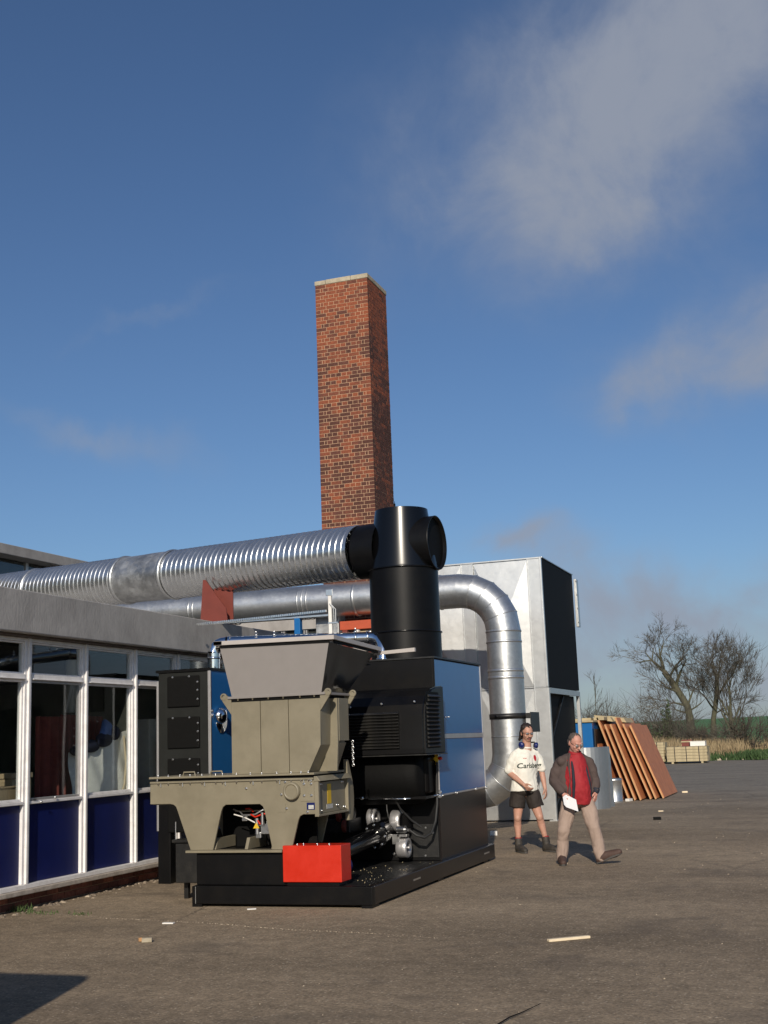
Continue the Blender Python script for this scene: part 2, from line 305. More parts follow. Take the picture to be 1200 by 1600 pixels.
# ------------------------------------------------------------------ ground
def ground_mat():
    m = bpy.data.materials.new('worn_asphalt'); m.use_nodes = True; n = m.node_tree.nodes; l = m.node_tree.links
    p = n['Principled BSDF']; p.inputs['Roughness'].default_value = .9; p.inputs['Specular IOR Level'].default_value = .25
    t = N(n, 'ShaderNodeTexCoord'); src = t.outputs['Object']
    big = N(n, 'ShaderNodeTexNoise', inp={'Scale': .22, 'Detail': 7.0, 'Roughness': .62}); l.new(src, big.inputs['Vector'])
    st = N(n, 'ShaderNodeMapping'); st.inputs['Rotation'].default_value = (0, 0, radians(-14)); st.inputs['Scale'].default_value = (.10, .75, 1); l.new(src, st.inputs[0])
    band = N(n, 'ShaderNodeTexNoise', inp={'Scale': 1.0, 'Detail': 5.0, 'Roughness': .6}); l.new(st.outputs[0], band.inputs['Vector'])
    c1 = N(n, 'ShaderNodeMixRGB', inp={1: (.178, .136, .092, 1), 2: (.315, .247, .170, 1)})
    r = N(n, 'ShaderNodeMapRange', inp={1: .3, 2: .7}); l.new(big.outputs[0], r.inputs[0]); l.new(r.outputs[0], c1.inputs[0])
    # the far yard is greyer, newer tarmac
    sp = N(n, 'ShaderNodeSeparateXYZ'); l.new(src, sp.inputs[0])
    wob = N(n, 'ShaderNodeMath', operation='MULTIPLY_ADD', inp={1: 14.0}); l.new(big.outputs[0], wob.inputs[0]); l.new(sp.outputs[1], wob.inputs[2])
    far = N(n, 'ShaderNodeMapRange', inp={1: 25.0, 2: 42.0}); l.new(wob.outputs[0], far.inputs[0])
    c2 = N(n, 'ShaderNodeMixRGB', inp={2: (.185, .165, .135, 1)}); l.new(far.outputs[0], c2.inputs[0]); l.new(c1.outputs[0], c2.inputs[1])
    rb = N(n, 'ShaderNodeMapRange', inp={1: .3, 2: .72, 3: .80, 4: 1.18}); l.new(band.outputs[0], rb.inputs[0])
    c3 = N(n, 'ShaderNodeVectorMath', operation='SCALE'); l.new(c2.outputs[0], c3.inputs[0]); l.new(rb.outputs[0], c3.inputs['Scale'])
    fine = N(n, 'ShaderNodeTexNoise', inp={'Scale': 34.0, 'Detail': 10.0, 'Roughness': .8}); l.new(src, fine.inputs['Vector'])
    rf = N(n, 'ShaderNodeMapRange', inp={1: .32, 2: .68, 3: .42, 4: 1.65}); l.new(fine.outputs[0], rf.inputs[0])
    c4 = N(n, 'ShaderNodeVectorMath', operation='SCALE'); l.new(c3.outputs[0], c4.inputs[0]); l.new(rf.outputs[0], c4.inputs['Scale'])
    # pale aggregate chips
    v = N(n, 'ShaderNodeTexVoronoi', inp={'Scale': 30.0}); l.new(src, v.inputs['Vector'])
    sc_ = N(n, 'ShaderNodeSeparateColor'); l.new(v.outputs['Color'], sc_.inputs[0])
    a = N(n, 'ShaderNodeMapRange', inp={1: .14, 2: .34, 3: 1., 4: 0.}); l.new(v.outputs['Distance'], a.inputs[0])
    b = N(n, 'ShaderNodeMapRange', inp={1: .52, 2: .70, 3: 0., 4: .8}); l.new(sc_.outputs[0], b.inputs[0])
    ab = N(n, 'ShaderNodeMath', operation='MULTIPLY'); l.new(a.outputs[0], ab.inputs[0]); l.new(b.outputs[0], ab.inputs[1])
    c5 = N(n, 'ShaderNodeMixRGB', inp={2: (.48, .40, .30, 1)}); l.new(ab.outputs[0], c5.inputs[0]); l.new(c4.outputs[0], c5.inputs[1])
    md = N(n, 'ShaderNodeTexNoise', inp={'Scale': 7.0, 'Detail': 8.0, 'Roughness': .75}); l.new(src, md.inputs['Vector'])
    mdr = N(n, 'ShaderNodeMapRange', inp={1: .33, 2: .68, 3: .74, 4: 1.27}); l.new(md.outputs[0], mdr.inputs[0])
    c5b = N(n, 'ShaderNodeVectorMath', operation='SCALE'); l.new(c5.outputs[0], c5b.inputs[0]); l.new(mdr.outputs[0], c5b.inputs['Scale'])
    # thin cracks
    ck = N(n, 'ShaderNodeTexVoronoi', feature='DISTANCE_TO_EDGE', inp={'Scale': .33}); wv_ = N(n, 'ShaderNodeMixRGB', inp={0: .16}); l.new(src, wv_.inputs[1]); l.new(md.outputs['Color'], wv_.inputs[2]); l.new(wv_.outputs[0], ck.inputs['Vector'])
    ckr = N(n, 'ShaderNodeMapRange', inp={1: .002, 2: .008, 3: .6, 4: 0.}); l.new(ck.outputs['Distance'], ckr.inputs[0])
    ckm = N(n, 'ShaderNodeMapRange', inp={1: .50, 2: .62, 3: 0., 4: 1.}); l.new(big.outputs[0], ckm.inputs[0])
    ckk = N(n, 'ShaderNodeMath', operation='MULTIPLY'); l.new(ckr.outputs[0], ckk.inputs[0]); l.new(ckm.outputs[0], ckk.inputs[1])
    c5c = N(n, 'ShaderNodeMixRGB', inp={2: (.05, .042, .034, 1)}); l.new(ckk.outputs[0], c5c.inputs[0]); l.new(c5b.outputs[0], c5c.inputs[1])
    c5 = c5c
    # oil and damp stains
    sn = N(n, 'ShaderNodeTexNoise', inp={'Scale': .9, 'Detail': 6.0, 'Roughness': .55, 'Distortion': .6}); l.new(src, sn.inputs['Vector'])
    sr = N(n, 'ShaderNodeMapRange', inp={1: .54, 2: .70, 3: 0., 4: .45}); l.new(sn.outputs[0], sr.inputs[0])
    c6 = N(n, 'ShaderNodeMixRGB', inp={2: (.085, .07, .058, 1)}); l.new(sr.outputs[0], c6.inputs[0]); l.new(c5.outputs[0], c6.inputs[1])
    l.new(c6.outputs[0], p.inputs['Base Color'])
    h = N(n, 'ShaderNodeMath', operation='ADD'); l.new(fine.outputs[0], h.inputs[0]); l.new(ab.outputs[0], h.inputs[1])
    bp = N(n, 'ShaderNodeBump', inp={'Strength': .55, 'Distance': .012}); l.new(h.outputs[0], bp.inputs['Height']); l.new(bp.outputs[0], p.inputs['Normal'])
    return m
M['asphalt'] = ground_mat()
M['earth'] = mat('rough_grass_ground', (.075, .085, .03), .95, 0, var=.4, vscale=.35, dirt=(.14, .11, .06), dscale=.12, bump=.5, bscale=3)
M['field'] = mat('green_crop_field', (.055, .150, .040), .95, 0, var=.2, vscale=.03, dirt=(.07, .15, .05), dscale=.01)
def ground_h(x, y): return 0
g = MB(); g.add([(-3500, -3500, -.03), (3500, -3500, -.03), (3500, 3500, -.03), (-3500, 3500, -.03)], [(0, 1, 2, 3)])
o = g.build('ground', 'earth'); o['kind'] = 'structure'
# tarmac sheet with a ragged far edge
pts = [(-60, -40), (90, -40), (90, 60)]
x = 60.
while x > -40:
    pts.append((x, 65.2+.45*sin(x*.9)+.35*sin(x*2.3+1)+random.uniform(-.25, .25)+(-.14*(x+6) if x < 0 else -.84-.02*x))); x -= .6
pts += [(-60, 66)]
g = MB(); g.add([(a, b, 0) for a, b in pts], [tuple(range(len(pts)))])
o = g.build('tarmac_yard', 'asphalt'); o['kind'] = 'structure'
# field rising beyond the hedge line
g = MB(); nx, ny = 60, 40; vs = []
for j in range(ny+1):
    for i in range(nx+1):
        X_ = -420+840*i/nx; Y_ = 85+520*j/ny
        z = 4.6*(1-math.exp(-max(0, Y_-112)/95.))*(1+.10*sin(X_*.011+1.))*(1.0+.0016*X_)-.1+.15*sin(X_*.05)*sin(Y_*.03)
        vs.append((X_, Y_, max(z, -.06)))
g.add(vs, [(j*(nx+1)+i, j*(nx+1)+i+1, (j+1)*(nx+1)+i+1, (j+1)*(nx+1)+i) for j in range(ny) for i in range(nx)], True)
o = g.build('field', 'field'); o['kind'] = 'structure'
# ------------------------------------------------------------------ workshop building on the left
WX = -8.15                                  # plane of the window frames
bld = thing('workshop_building', 'low workshop with grey concrete fascia, white framed windows and dark blue panels', 'building', (WX, 12, 0))
fx = -7.92
MB().box(-8.30, fx, 4.0, 18.2, 2.865, 3.315).build('fascia', 'fascia', bld, .012)
MB().box(-8.42, -8.02, 4.0, 18.0, 2.84, 2.862).build('soffit', 'soffit', bld)
MB().box(-17.8, -8.32, 4.0, 18.15, 3.0, 3.24).build('roof', 'fascia', bld)
MB().box(-8.26, -8.04, 4.0, 17.9, .165, .215).build('sill', 'sill', bld, .008)
MB().box(-8.24, -8.085, 4.0, 17.9, .217, .262).build('sill_rail', 'white_frame', bld, .004)
MB().box(-8.40, -8.215, 4.0, 17.9, -.02, .163).build('plinth', 'mortar', bld)
# brick plinth: two courses of separate bricks
bm = MB().box(-.05, .05, -.1075, .1075, -.0325, .0325).mesh('brick'); bm.materials.append(M['brick_low'])
for c in range(2):
    y = 6.2+(.1125 if c else 0)
    while y < 17.6:
        piece('brick', bm, 'brick_low', bld, (-8.255+random.uniform(-.002, .003), y, .045+.075*c+.0), scale=None); y += .225
ms = [Y_ for Y_ in (6.95, 8.04, 9.13, 10.22, 11.32, 12.42, 13.52, 14.61, 15.70, 16.80, 17.85)]
for Y_ in ms:                               # mullions: main post + two thin beads
    mm = MB().box(WX-.08, WX+.055, Y_-.019, Y_+.019, .263, 2.838); mm.box(WX-.05, WX+.03, Y_+.0195, Y_+.062, .263, 2.837); mm.box(WX-.05, WX+.03, Y_-.062, Y_-.0195, .263, 2.837)
    mm.build('mullion', 'white_frame', bld, .005)
for i in range(len(ms)-1):
    a, b = ms[i]+.063, ms[i+1]-.063
    MB().box(WX-.045, WX-.005, a, b, .264, 1.075).build('blue_panel', 'navy', bld, .003)
    MB().box(WX-.055, WX+.04, a, b, 1.076, 1.108).build('window_sill_rail', 'white_frame', bld, .004)
    t = MB().box(WX-.055, WX+.035, a, b, 2.405, 2.45); t.box(WX-.03, WX+.055, a, b, 2.392, 2.404); t.build('transom', 'white_frame', bld, .004)
    MB().box(WX-.055, WX+.03, a, b, 2.80, 2.838).build('head_rail', 'white_frame', bld, .004)
    for nm, z0, z1 in (('window', 1.11, 2.39), ('top_window', 2.452, 2.798)):
        w = .026 if nm == 'window' else .018
        f = MB()
        for q in ((a+.002, a+w, z0, z1), (b-w, b-.002, z0, z1), (a+w+.001, b-w-.001, z0, z0+w), (a+w+.001, b-w-.001, z1-w, z1)): f.box(WX-.04, WX+.012, *q)
        fr = f.build(nm, 'alu' if (i == 4 and nm == 'window') else 'white_frame', bld, .004)
        MB().box(WX-.018, WX-.012, a+w, b-w, z0+w, z1-w).build('pane', 'glass', fr)
    if i == 4:
        h = MB().box(WX+.014, WX+.05, a+.03, a+.10, 1.118, 1.128); h.bolts([(WX+.056, a+.16, 1.09), (WX+.056, a+.42, 1.125)], (1, 0, 0), .012, .015)
        h.build('window_stay', 'bright', bld)
# interior: floor, back wall, ceiling, end walls
MB().box(-14.5, -8.42, 5, 18, .0, .06).build('inner_floor', 'room', bld)
MB().box(-14.7, -14.5, 5, 18, .0, 2.83).build('back_wall', 'room', bld)
MB().box(-14.5, -8.43, 17.95, 18.15, .0, 2.83).build('end_wall', 'room', bld)
MB().box(-14.5, -8.43, 4.8, 5., .0, 2.83).build('end_wall', 'room', bld)
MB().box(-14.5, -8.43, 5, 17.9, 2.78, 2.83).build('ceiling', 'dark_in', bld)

# things seen through the panes
cur = thing('hanging_curtain', 'dark red curtain hanging behind the second full window', 'curtain', (-8.8, 12, 1))
for k, (y0, y1, x0, z1) in enumerate([(12.35, 12.95, -8.75, 2.03), (12.95, 13.6, -8.85, 2.06), (13.6, 14.1, -8.95, 2.05)]):
    m_ = MB(); n = 40; vs = []
    for j in range(9):
        for i in range(n+1):
            u = i/n; z = 1.02+(z1-1.02)*j/8
            vs.append((x0+.05*sin(u*22+k)*(1.1-.05*j)+.02*sin(u*51), y0+(y1-y0)*u+(.06*(8-j)/8 if k == 1 else 0), z))
    m_.add(vs, [(j*(n+1)+i, j*(n+1)+i+1, (j+1)*(n+1)+i+1, (j+1)*(n+1)+i) for j in range(8) for i in range(n)], True)
    m_.build('curtain_drop', 'curtain', cur)
pv = thing('white_pipe', 'pale vertical pipe with torn sheeting behind the second top window', 'pipe', (-9.1, 12.7, 1.9))
MB().cyl((-9.1, 13.62, 2.1), (-9.1, 13.62, 2.77), .085).build('pipe_tube', 'white_plastic', pv)
MB().add([(-9.0, 13.46, 2.52), (-9.02, 13.54, 2.50), (-8.98, 13.32, 2.10), (-8.97, 13.27, 2.10)], [(0, 1, 2, 3)]).add([(-9.0, 13.58, 2.55), (-9., 13.68, 2.55), (-8.96, 13.68, 2.10), (-8.96, 13.5, 2.10)], [(0, 1, 2, 3)]).build('torn_sheet', 'white_plastic', pv)
bx = thing('plywood_box', 'taller of two plywood boxes inside the leftmost window', 'box', (-8.6, 11.2, 1.0))
MB().box(-8.8, -8.45, 11.52, 11.86, .9, 1.34).build('carton', 'ply', bx, .004); MB().box(-8.82, -8.44, 11.5, 11.88, 1.345, 1.40).build('lid', 'ply', bx, .004)
bx = thing('plywood_box', 'lower plywood box in front of the taller box inside the leftmost window', 'box', (-8.45, 11.1, 1.0))
MB().box(-8.44, -8.3, 11.1, 11.50, .9, 1.25).build('carton', 'ply', bx, .004); MB().box(-8.44, -8.29, 11.08, 11.51, 1.252, 1.27).build('lid', 'ply', bx, .004)
tb = thing('work_bench', 'dark bench under the windows inside the workshop', 'bench', (-8.7, 12.5, .06))
MB().box(-9.2, -8.28, 10.4, 15.6, .84, .895).build('bench_top', 'dark_in', tb)
for y in (10.6, 13, 15.3): MB().box(-9.1, -9.0, y, y+.08, .06, .838).build('leg', 'dark_in', tb)
bg_ = thing('bulk_bag', 'white woven bulk bag slumped behind the third window', 'bag', (-8.6, 13, .9))
m_ = MB(); n = 24; vs = []
for j in range(13):
    for i in range(n+1):
        u = i/n; v = j/12; top = 1.60+.24*u**1.4+.02*sin(u*9)
        vs.append((-8.56+.27*u-.05*v+.03*sin(u*14+v*5)*sin(v*3), 12.82+.85*u, .9+(top-.9)*v))
m_.add(vs, [(j*(n+1)+i, j*(n+1)+i+1, (j+1)*(n+1)+i+1, (j+1)*(n+1)+i) for j in range(12) for i in range(n)], True)
m_.build('bag_body', 'bag', bg_)
MB().tube([(-8.30, 13.42, .95), (-8.27, 13.52, 1.2), (-8.28, 13.57, 1.45), (-8.33, 13.60, 1.78)], .014).build('bag_loop', 'pale_wood', bg_)
MB().tube([(-8.28, 13.48, .92), (-8.26, 13.56, 1.15), (-8.28, 13.60, 1.4)], .012).build('bag_loop', 'pale_wood', bg_)
cl = MB()
for (y, z, x, r) in [(12.92, 1.62, -8.54, (.08, .16, .07)), (13.12, 1.67, -8.50, (.08, .18, .08)), (13.32, 1.74, -8.44, (.08, .16, .09)), (13.5, 1.82, -8.40, (.06, .10, .09))]: cl.ball((x, y, z), r)
tag(cl.build('folded_clothes', 'dark_cloth'), 'dark blue clothes lying on top of the white bulk bag', 'clothes')
cl = MB().hexa([(-8.48, 13.22, 1.74), (-8.38, 13.22, 1.74), (-8.38, 13.56, 1.82), (-8.48, 13.56, 1.82)], [(-8.48, 13.34, 2.0), (-8.42, 13.34, 2.0), (-8.42, 13.44, 1.96), (-8.48, 13.44, 1.96)])
tag(cl.build('blue_cloth', 'jeans', None, .03), 'mid blue cloth heaped highest on the white bulk bag', 'clothes')
cb = MB().prism([(-8.56, 1.80), (-8.26, 2.44), (-8.25, 2.44), (-8.25, 1.05), (-8.45, 1.05)], 'y', 13.72, 13.74)  # sun patch built as a cream board, its outline cut to the patch
tag(cb.build('sun_patch_board', 'cream'), 'cream board cut to the outline of a sun patch behind the clothes in the third window', 'board')
tag(MB().box(-8.5, -8.4, 14.72, 14.84, .9, 1.75).build('timber_post', 'pine'), 'brown timber post standing inside the fourth window', 'post')
tag(MB().box(-8.7, -8.5, 14.5, 14.7, .9, 2.0).build('grey_locker', 'bag'), 'narrow grey cabinet inside the fourth window', 'cabinet')

# higher hall behind, only its roof edge shows
hi = thing('rear_hall', 'higher flat roofed hall behind the workshop, its concrete roof edge showing', 'building', (-12, 14, 0))
MB().box(-20, -14.0, 4, 22.0, 5.24, 5.43).build('roof_edge', 'fascia', hi, .01)
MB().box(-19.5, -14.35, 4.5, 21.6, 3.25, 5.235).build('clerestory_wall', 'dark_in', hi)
for k in range(9): MB().box(-14.352, -14.3, 7+1.6*k, 7.08+1.6*k, 3.3, 5.23).build('mullion', 'alu', hi)
for k in range(9): MB().box(-14.33, -14.32, 7.09+1.6*k, 8.59+1.6*k, 3.5, 5.22).build('pane', 'glass', hi)

# wing across the back, seen in the slot between duct and hopper lid
wg = thing('rear_wing', 'dark glazed rear wing seen between the ducts and the hopper lid', 'building', (-9, 22, 0))
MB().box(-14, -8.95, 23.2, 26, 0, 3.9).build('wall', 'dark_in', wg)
MB().box(-14, -8.96, 23.1, 23.195, 3.9, 4.15).build('eaves_band', 'fascia', wg)
for k in range(9):
    x = -13.4+.5*k
    f = MB(); f.box(x, x+.03, 23.10, 23.19, 2.6, 3.88); f.box(x+.45, x+.48, 23.10, 23.19, 2.6, 3.88); f.box(x+.031, x+.449, 23.10, 23.19, 3.30, 3.34); fr = f.build('window', 'alu', wg)
    MB().box(x+.031, x+.449, 23.15, 23.16, 3.345, 3.87).build('pane', 'glass', fr); MB().box(x+.031, x+.449, 23.15, 23.16, 2.62, 3.295).build('pane', 'glass', fr)
tag(MB().box(-9.19, -9.07, 20.9, 21.02, 0, 3.9).build('blue_post', 'blue', None, .01), 'bright blue steel post standing behind the hopper lid', 'post')
gp = thing('galvanised_cabinet', 'grey galvanised duct box behind the hopper lid beside the blue post', 'duct box', (-8.7, 21.3, 0))
MB().box(-8.86, -8.40, 21.15, 21.5, 0, 3.95).build('casing', 'galv_worn', gp, .01)
gt = thing('red_gantry', 'red steel shed frame behind the black exhaust stack', 'shed', (-7.9, 20.9, 0))
MB().box(-8.30, -7.15, 20.95, 21.07, 3.62, 3.78).build('top_beam', 'orange', gt, .006)
MB().box(-8.30, -7.15, 21.1, 21.16, 0, 3.60).build('red_sheet', 'oxide', gt)
MB().box(-8.25, -8.15, 20.93, 21.04, 0, 3.615).build('column', 'oxide', gt, .005)
MB().box(-7.95, -7.2, 20.96, 21.02, 3.40, 3.58).build('timber_rail', 'timber', gt)
MB().box(-7.95, -7.90, 20.85, 20.94, 0, 3.6).build('white_upright', 'white_plastic', gt)

# ------------------------------------------------------------------ brick chimney
CX0, CX1, CY0, CY1, CT = -8.949, -7.832, 21.80, 22.917, 10.66
ch = thing('brick_chimney', 'tall square orange brick chimney rising behind the ducts', 'chimney', ((CX0+CX1)/2, (CY0+CY1)/2, 0))
MB().box(CX0+.004, CX1-.004, CY0+.004, CY1-.004, 0, CT).build('mortar_core', 'mortar', ch)
cp = MB()
for a, b in ((CX0-.012, CX0+.22), (CX0+.226, CX0+.76), (CX0+.766, CX1+.012)): cp.box(a, b, CY0-.012, CY1+.012, CT+.002, CT+.098+random.uniform(-.006, .006))
cp.build('cap_slab', 'cap', ch, .012)
bms = {}
def bmesh_(w, ax):
    k = (round(w, 4), ax)
    if k not in bms:
        h = w/2; b = MB()
        if ax == 'x': b.box(-h, h, -.051, .051, -.0325, .0325)
        else: b.box(-.051, .051, -h, h, -.0325, .0325)
        bms[k] = b.mesh('brick'); bms[k].materials.append(M['brick'])
    return bms[k]
rest = MB(); single = []
def course(z, kind, face):
    """stretchers across the face, or headers with closers between the other faces' ends"""
    out = []; W = CX1-CX0
    if kind == 0:
        for k in range(5): out.append((k*.225+.1075, .215))
    else:
        out.append((.1025+.01+.023, .046)); out.append((W-.1025-.01-.023, .046))
        for k in range(7): out.append((.1025+.066+k*.1129+.0515, .1029))
    res = []
    for u, w in out:
        j = random.uniform(-.002, .0015)
        if face == 'f': res.append(('x', w, (CX0+u, CY0+.051+j, z)))
        elif face == 'b': res.append(('x', w, (CX0+u, CY1-.051-j, z)))
        elif face == 'r': res.append(('y', w, (CX1-.051-j, CY0+u, z)))
        else: res.append(('y', w, (CX0+.051+j, CY0+u, z)))
    return res
nc = int(CT/.075)
for c in range(nc):
    z = CT-.037-.075*c
    for face in 'frbl':
        kind = (c % 2) if face in 'fb' else 1-(c % 2)
        for br in course(z, kind, face):
            if face == 'f': single.append(br)
            else:
                ax, w, p = br; h = w/2
                if z < 4.0: continue
                if ax == 'x': rest.box(p[0]-h, p[0]+h, p[1]-.051, p[1]+.051, p[2]-.0325, p[2]+.0325)
                else: rest.box(p[0]-.051, p[0]+.051, p[1]-h, p[1]+h, p[2]-.0325, p[2]+.0325)
single.sort(key=lambda b: (b[2][2] < 5.6, b[1] < .06, b[2][2]))
for i, (ax, w, p) in enumerate(single):
    if i < 299: piece('brick', bmesh_(w, ax), 'brick', ch, p)
    else:
        h = w/2; rest.box(p[0]-h, p[0]+h, p[1]-.051, p[1]+.051, p[2]-.0325, p[2]+.0325)
rest.build('brickwork', 'brick', ch, kind='stuff')

# ------------------------------------------------------------------ ducts
sd = thing('spiral_duct', 'large corrugated galvanised duct running over the workshop roof to the black stack', 'duct', (-5.6, 15, 4.05))
DU0 = Vector((-5.60, 15.0, 4.055)); DUD = Vector((-1, .32, .028)).normalized(); DUA = Vector((0, 0, 1)); DUA = (DUA-DUD*DUA.dot(DUD)).normalized(); DUB = DUD.cross(DUA)
def duct_seg(s0, s1, ribbed, mt, name, rr=.352):
    n = 64; m_ = MB(); step = .00625 if ribbed else .05; k = max(2, int((s1-s0)/step)); vs = []
    for i in range(k+1):
        t = s0+(s1-s0)*i/k
        for j in range(n):
            th = 2*pi*j/n; r = rr
            if ribbed:
                ph = ((t+.10*j/n)/.10) % 1.0
                r += .0105*max(0, 1-((ph-.5)/.15)**2)+.0015*sin(t*3+3*th)
            else: r += .0035*sin(t*7+th*2)
            vs.append(DU0+DUD*t+(DUA*cos(th)+DUB*sin(th))*r)
    m_.add(vs, [(i*n+j, i*n+(j+1) % n, (i+1)*n+(j+1) % n, (i+1)*n+j) for i in range(k) for j in range(n)], True)
    return m_.build(name, mt, sd)
duct_seg(.0, 3.56, True, 'galv_spiral', 'ribbed_section')
duct_seg(3.54, 4.62, False, 'galv_worn', 'plain_sleeve', .358)
duct_seg(4.62, 6.80, True, 'galv_spiral', 'ribbed_section')
duct_seg(6.82, 12.0, True, 'galv_spiral', 'ribbed_section')
for t in (3.55, 4.61, 6.81):
    MB().lathe([(-.035, .360), (-.03, .372), (.0, .378), (.03, .372), (.035, .360)], DU0+DUD*t, DUD, 64, False).build('joint_band', 'galv', sd)

st = thing('exhaust_stack', 'tall black steel stack with an open side port on top of the heater', 'exhaust stack', (-5.03, 15.0, 2.57))
sxc, syc = -5.03, 15.0
MB().lathe([(0, .452), (.355, .452)], (sxc, syc, 2.585), (0, 0, 1), 64).build('lower_tube', 'black', st)
MB().lathe([(0, .447), (.80, .447)], (sxc, syc, 2.955), (0, 0, 1), 64).build('middle_tube', 'black', st)
t = MB(); t.lathe([(0, .450), (.02, .449), (.76, .346), (.775, .345)], (sxc, syc, 3.775), (0, 0, 1), 64, False); t.lathe([(.775, .345), (.775, .335), (.60, .345)], (sxc, syc, 3.775), (0, 0, 1), 64, False)
t.lathe([(0, .35), (.004, .35)], (sxc, syc, 4.30), (0, 0, 1), 32); t.build('tee_tube', 'black_tee', st)
for z in (2.94, 3.757):
    MB().lathe([(0, .446), (0, .468), (.014, .468), (.014, .446)], (sxc, syc, z), (0, 0, 1), 64, False).build('joint_flange', 'black_gloss', st)
p_ = MB(); pr = .348; pc = (sxc+.15, syc, 4.085)
p_.lathe([(0, pr), (.315, pr+.002), (.33, pr+.004), (.33, pr-.010), (.05, pr-.012)], pc, (1, -.06, 0), 56, False); p_.build('side_port', 'black', st)
MB().lathe([(0, .338), (.006, .338)], (sxc+.425, syc, 4.085), (1, -.06, 0), 40).build('port_shade_disc', 'black_matt', st)  # added black disc stands in for the deep shade inside the open port
MB().lathe([(0, .372), (.335, .358), (.35, .358), (.35, .33)], (sxc-.235, syc-.01, 4.05), (-1, .16, .015), 56, False).build('duct_collar', 'black', st)
MB().lathe([(0, .012), (.07, .012), (.071, .004), (.10, .004)], (sxc-.02, syc-.2, 4.545), (0, 0, 1), 8).build('lifting_lug', 'black', st)
MB().bolts([(sxc-.445, syc-.12, 2.985)], (-.9, -.4, 0), .02, .03).build('bolt', 'bright', st)

rb = thing('duct_bracket', 'red oxide tapered bracket holding the spiral duct above the fascia', 'bracket', (-7.8, 14.9, 3.3))
MB().prism([(-8.214, 3.33), (-7.79, 3.33), (-7.81, 3.50), (-8.13, 3.93), (-8.168, 3.93)], 'y', 15.42, 15.435).build('front_plate', 'oxide', rb)
MB().prism([(-8.10, 3.33), (-7.80, 3.33), (-7.80, 3.80), (-8.10, 3.82)], 'y', 15.62, 15.635).build('rear_plate', 'oxide', rb)
MB().box(-8.23, -7.95, 15.40, 16.0, 3.3155, 3.329).build('foot_plate', 'oxide', rb)
tie = thing('perforated_strut', 'thin perforated steel strip running from fascia to the white post', 'strut', (-7.0, 14.55, 3.2))
s_ = MB(); L0 = Vector((-7.80, 14.55, 3.21)); L1 = Vector((-5.93, 14.55, 3.262))
for k in range(60):
    a = L0+(L1-L0)*(k/60.); b = L0+(L1-L0)*((k+.62)/60.); s_.box(a.x, b.x, 14.53, 14.57, a.z-.012, a.z+.016)
s_.box(L0.x, L1.x, 14.571, 14.576, 3.20, 3.222); s_.build('strip', 'bright', tie)
wp = thing('white_post', 'thin white post with clipped grey cables behind the hopper lid', 'post', (-5.92, 14.6, 2.6))
MB().box(-5.93, -5.885, 14.58, 14.62, 2.60, 3.46).build('post_tube', 'white_plastic', wp, .006)
MB().box(-5.955, -5.86, 14.57, 14.578, 3.46, 3.54).build('clamp', 'bright', wp, .004)
for k, dx in enumerate((.012, .035)): MB().tube([(-5.875+dx, 14.6, 2.6), (-5.872+dx, 14.6, 3.1), (-5.868+dx*1.2, 14.58, 3.28), (-5.90, 14.56, 3.36)], .008, 6).build('cable', 'galv', wp)
for z in (2.75, 2.93, 3.1): MB().box(-5.935, -5.80, 14.575, 14.58, z, z+.018).build('clip', 'bright', wp)

# smooth galvanised duct: along the back, lobster-back bend, down, and away to the left
gd = thing('smooth_duct', 'smooth galvanised duct that bends down in front of the filter house', 'duct', (-5.25, 21, 0))
R = .305; gx, gy, gz = -5.245, 21.0, 4.175
bend_r = .75
def seg(a, b, name='duct_section', r=R, mt='galv', n=48, caps=False):
    return MB().cyl(a, b, r, None, n, caps).build(name, mt, gd)
xs = [gx-bend_r, -6.55, -7.95, -8.95, -11.2, -13.6]
for i in range(len(xs)-1): seg((xs[i], gy, gz+(gx-bend_r-xs[i])*.004), (xs[i+1], gy, gz+(gx-bend_r-xs[i+1])*.004))
def band(c, d, w=.03, h=.010, r=R, mt='galv', name='joint_band', n=48): return MB().lathe([(-w, r), (-w*.8, r+h), (w*.8, r+h), (w, r)], c, d, n, False).build(name, mt, gd)
for x in (-6.35, -6.62, -7.95, -8.86, -8.95, -9.04, -10.4, -11.2, -11.29): band((x, gy, gz), (1, 0, 0), .016 if x not in (-6.62, -7.95) else .03)
def mitre_bend(c, u, v, r, a0, a1, n, name='bend_gore'):
    """gored bend: straight tube pieces whose rims lie on the mitre planes"""
    c = Vector(c); u = Vector(u); v = Vector(v); w = u.cross(v); NN = 48
    rims = []
    for i in range(n+1):
        t = a0+(a1-a0)*i/n; k = 1/cos((a1-a0)/n/2) if 0 < i < n else 1.
        e = u*cos(t)+v*sin(t); cen = c+e*r*1.0
        rims.append([cen+e*(R*cos(2*pi*j/NN))+w*(R*sin(2*pi*j/NN)) for j in range(NN)])
    for i in range(n):
        m_ = MB(); m_.add(rims[i]+rims[i+1], [(j, (j+1) % NN, NN+(j+1) % NN, NN+j) for j in range(NN)], True); m_.build(name, 'galv', gd)
        if i: m_ = MB(); m_.tube(rims[i]+[rims[i][0]], .008, 5, True, False); m_.build('seam', 'galv', gd)
mitre_bend((gx-bend_r, gy, gz-bend_r), (1, 0, 0), (0, 0, 1), bend_r, pi/2, 0, 5)
zt = gz-bend_r; zb = 1.30
zz = [zt, 2.72, 1.98, zb]
for i in range(3): seg((gx, gy, zz[i]), (gx, gy, zz[i+1]), r=R+(.004 if i == 1 else 0))
for z in (zt-.02, 3.22, 2.72, 2.60): band((gx, gy, z), (0, 0, 1), .02 if z > 3 else .028)
band((gx, gy, 1.60), (0, 0, 1), .012, .006)
mitre_bend((gx-.62, gy, zb), (1, 0, 0), (0, 0, -1), .62, 0, pi/2, 4)
seg((gx-.62, gy, zb-.62), (-8.2, gy, zb-.62))
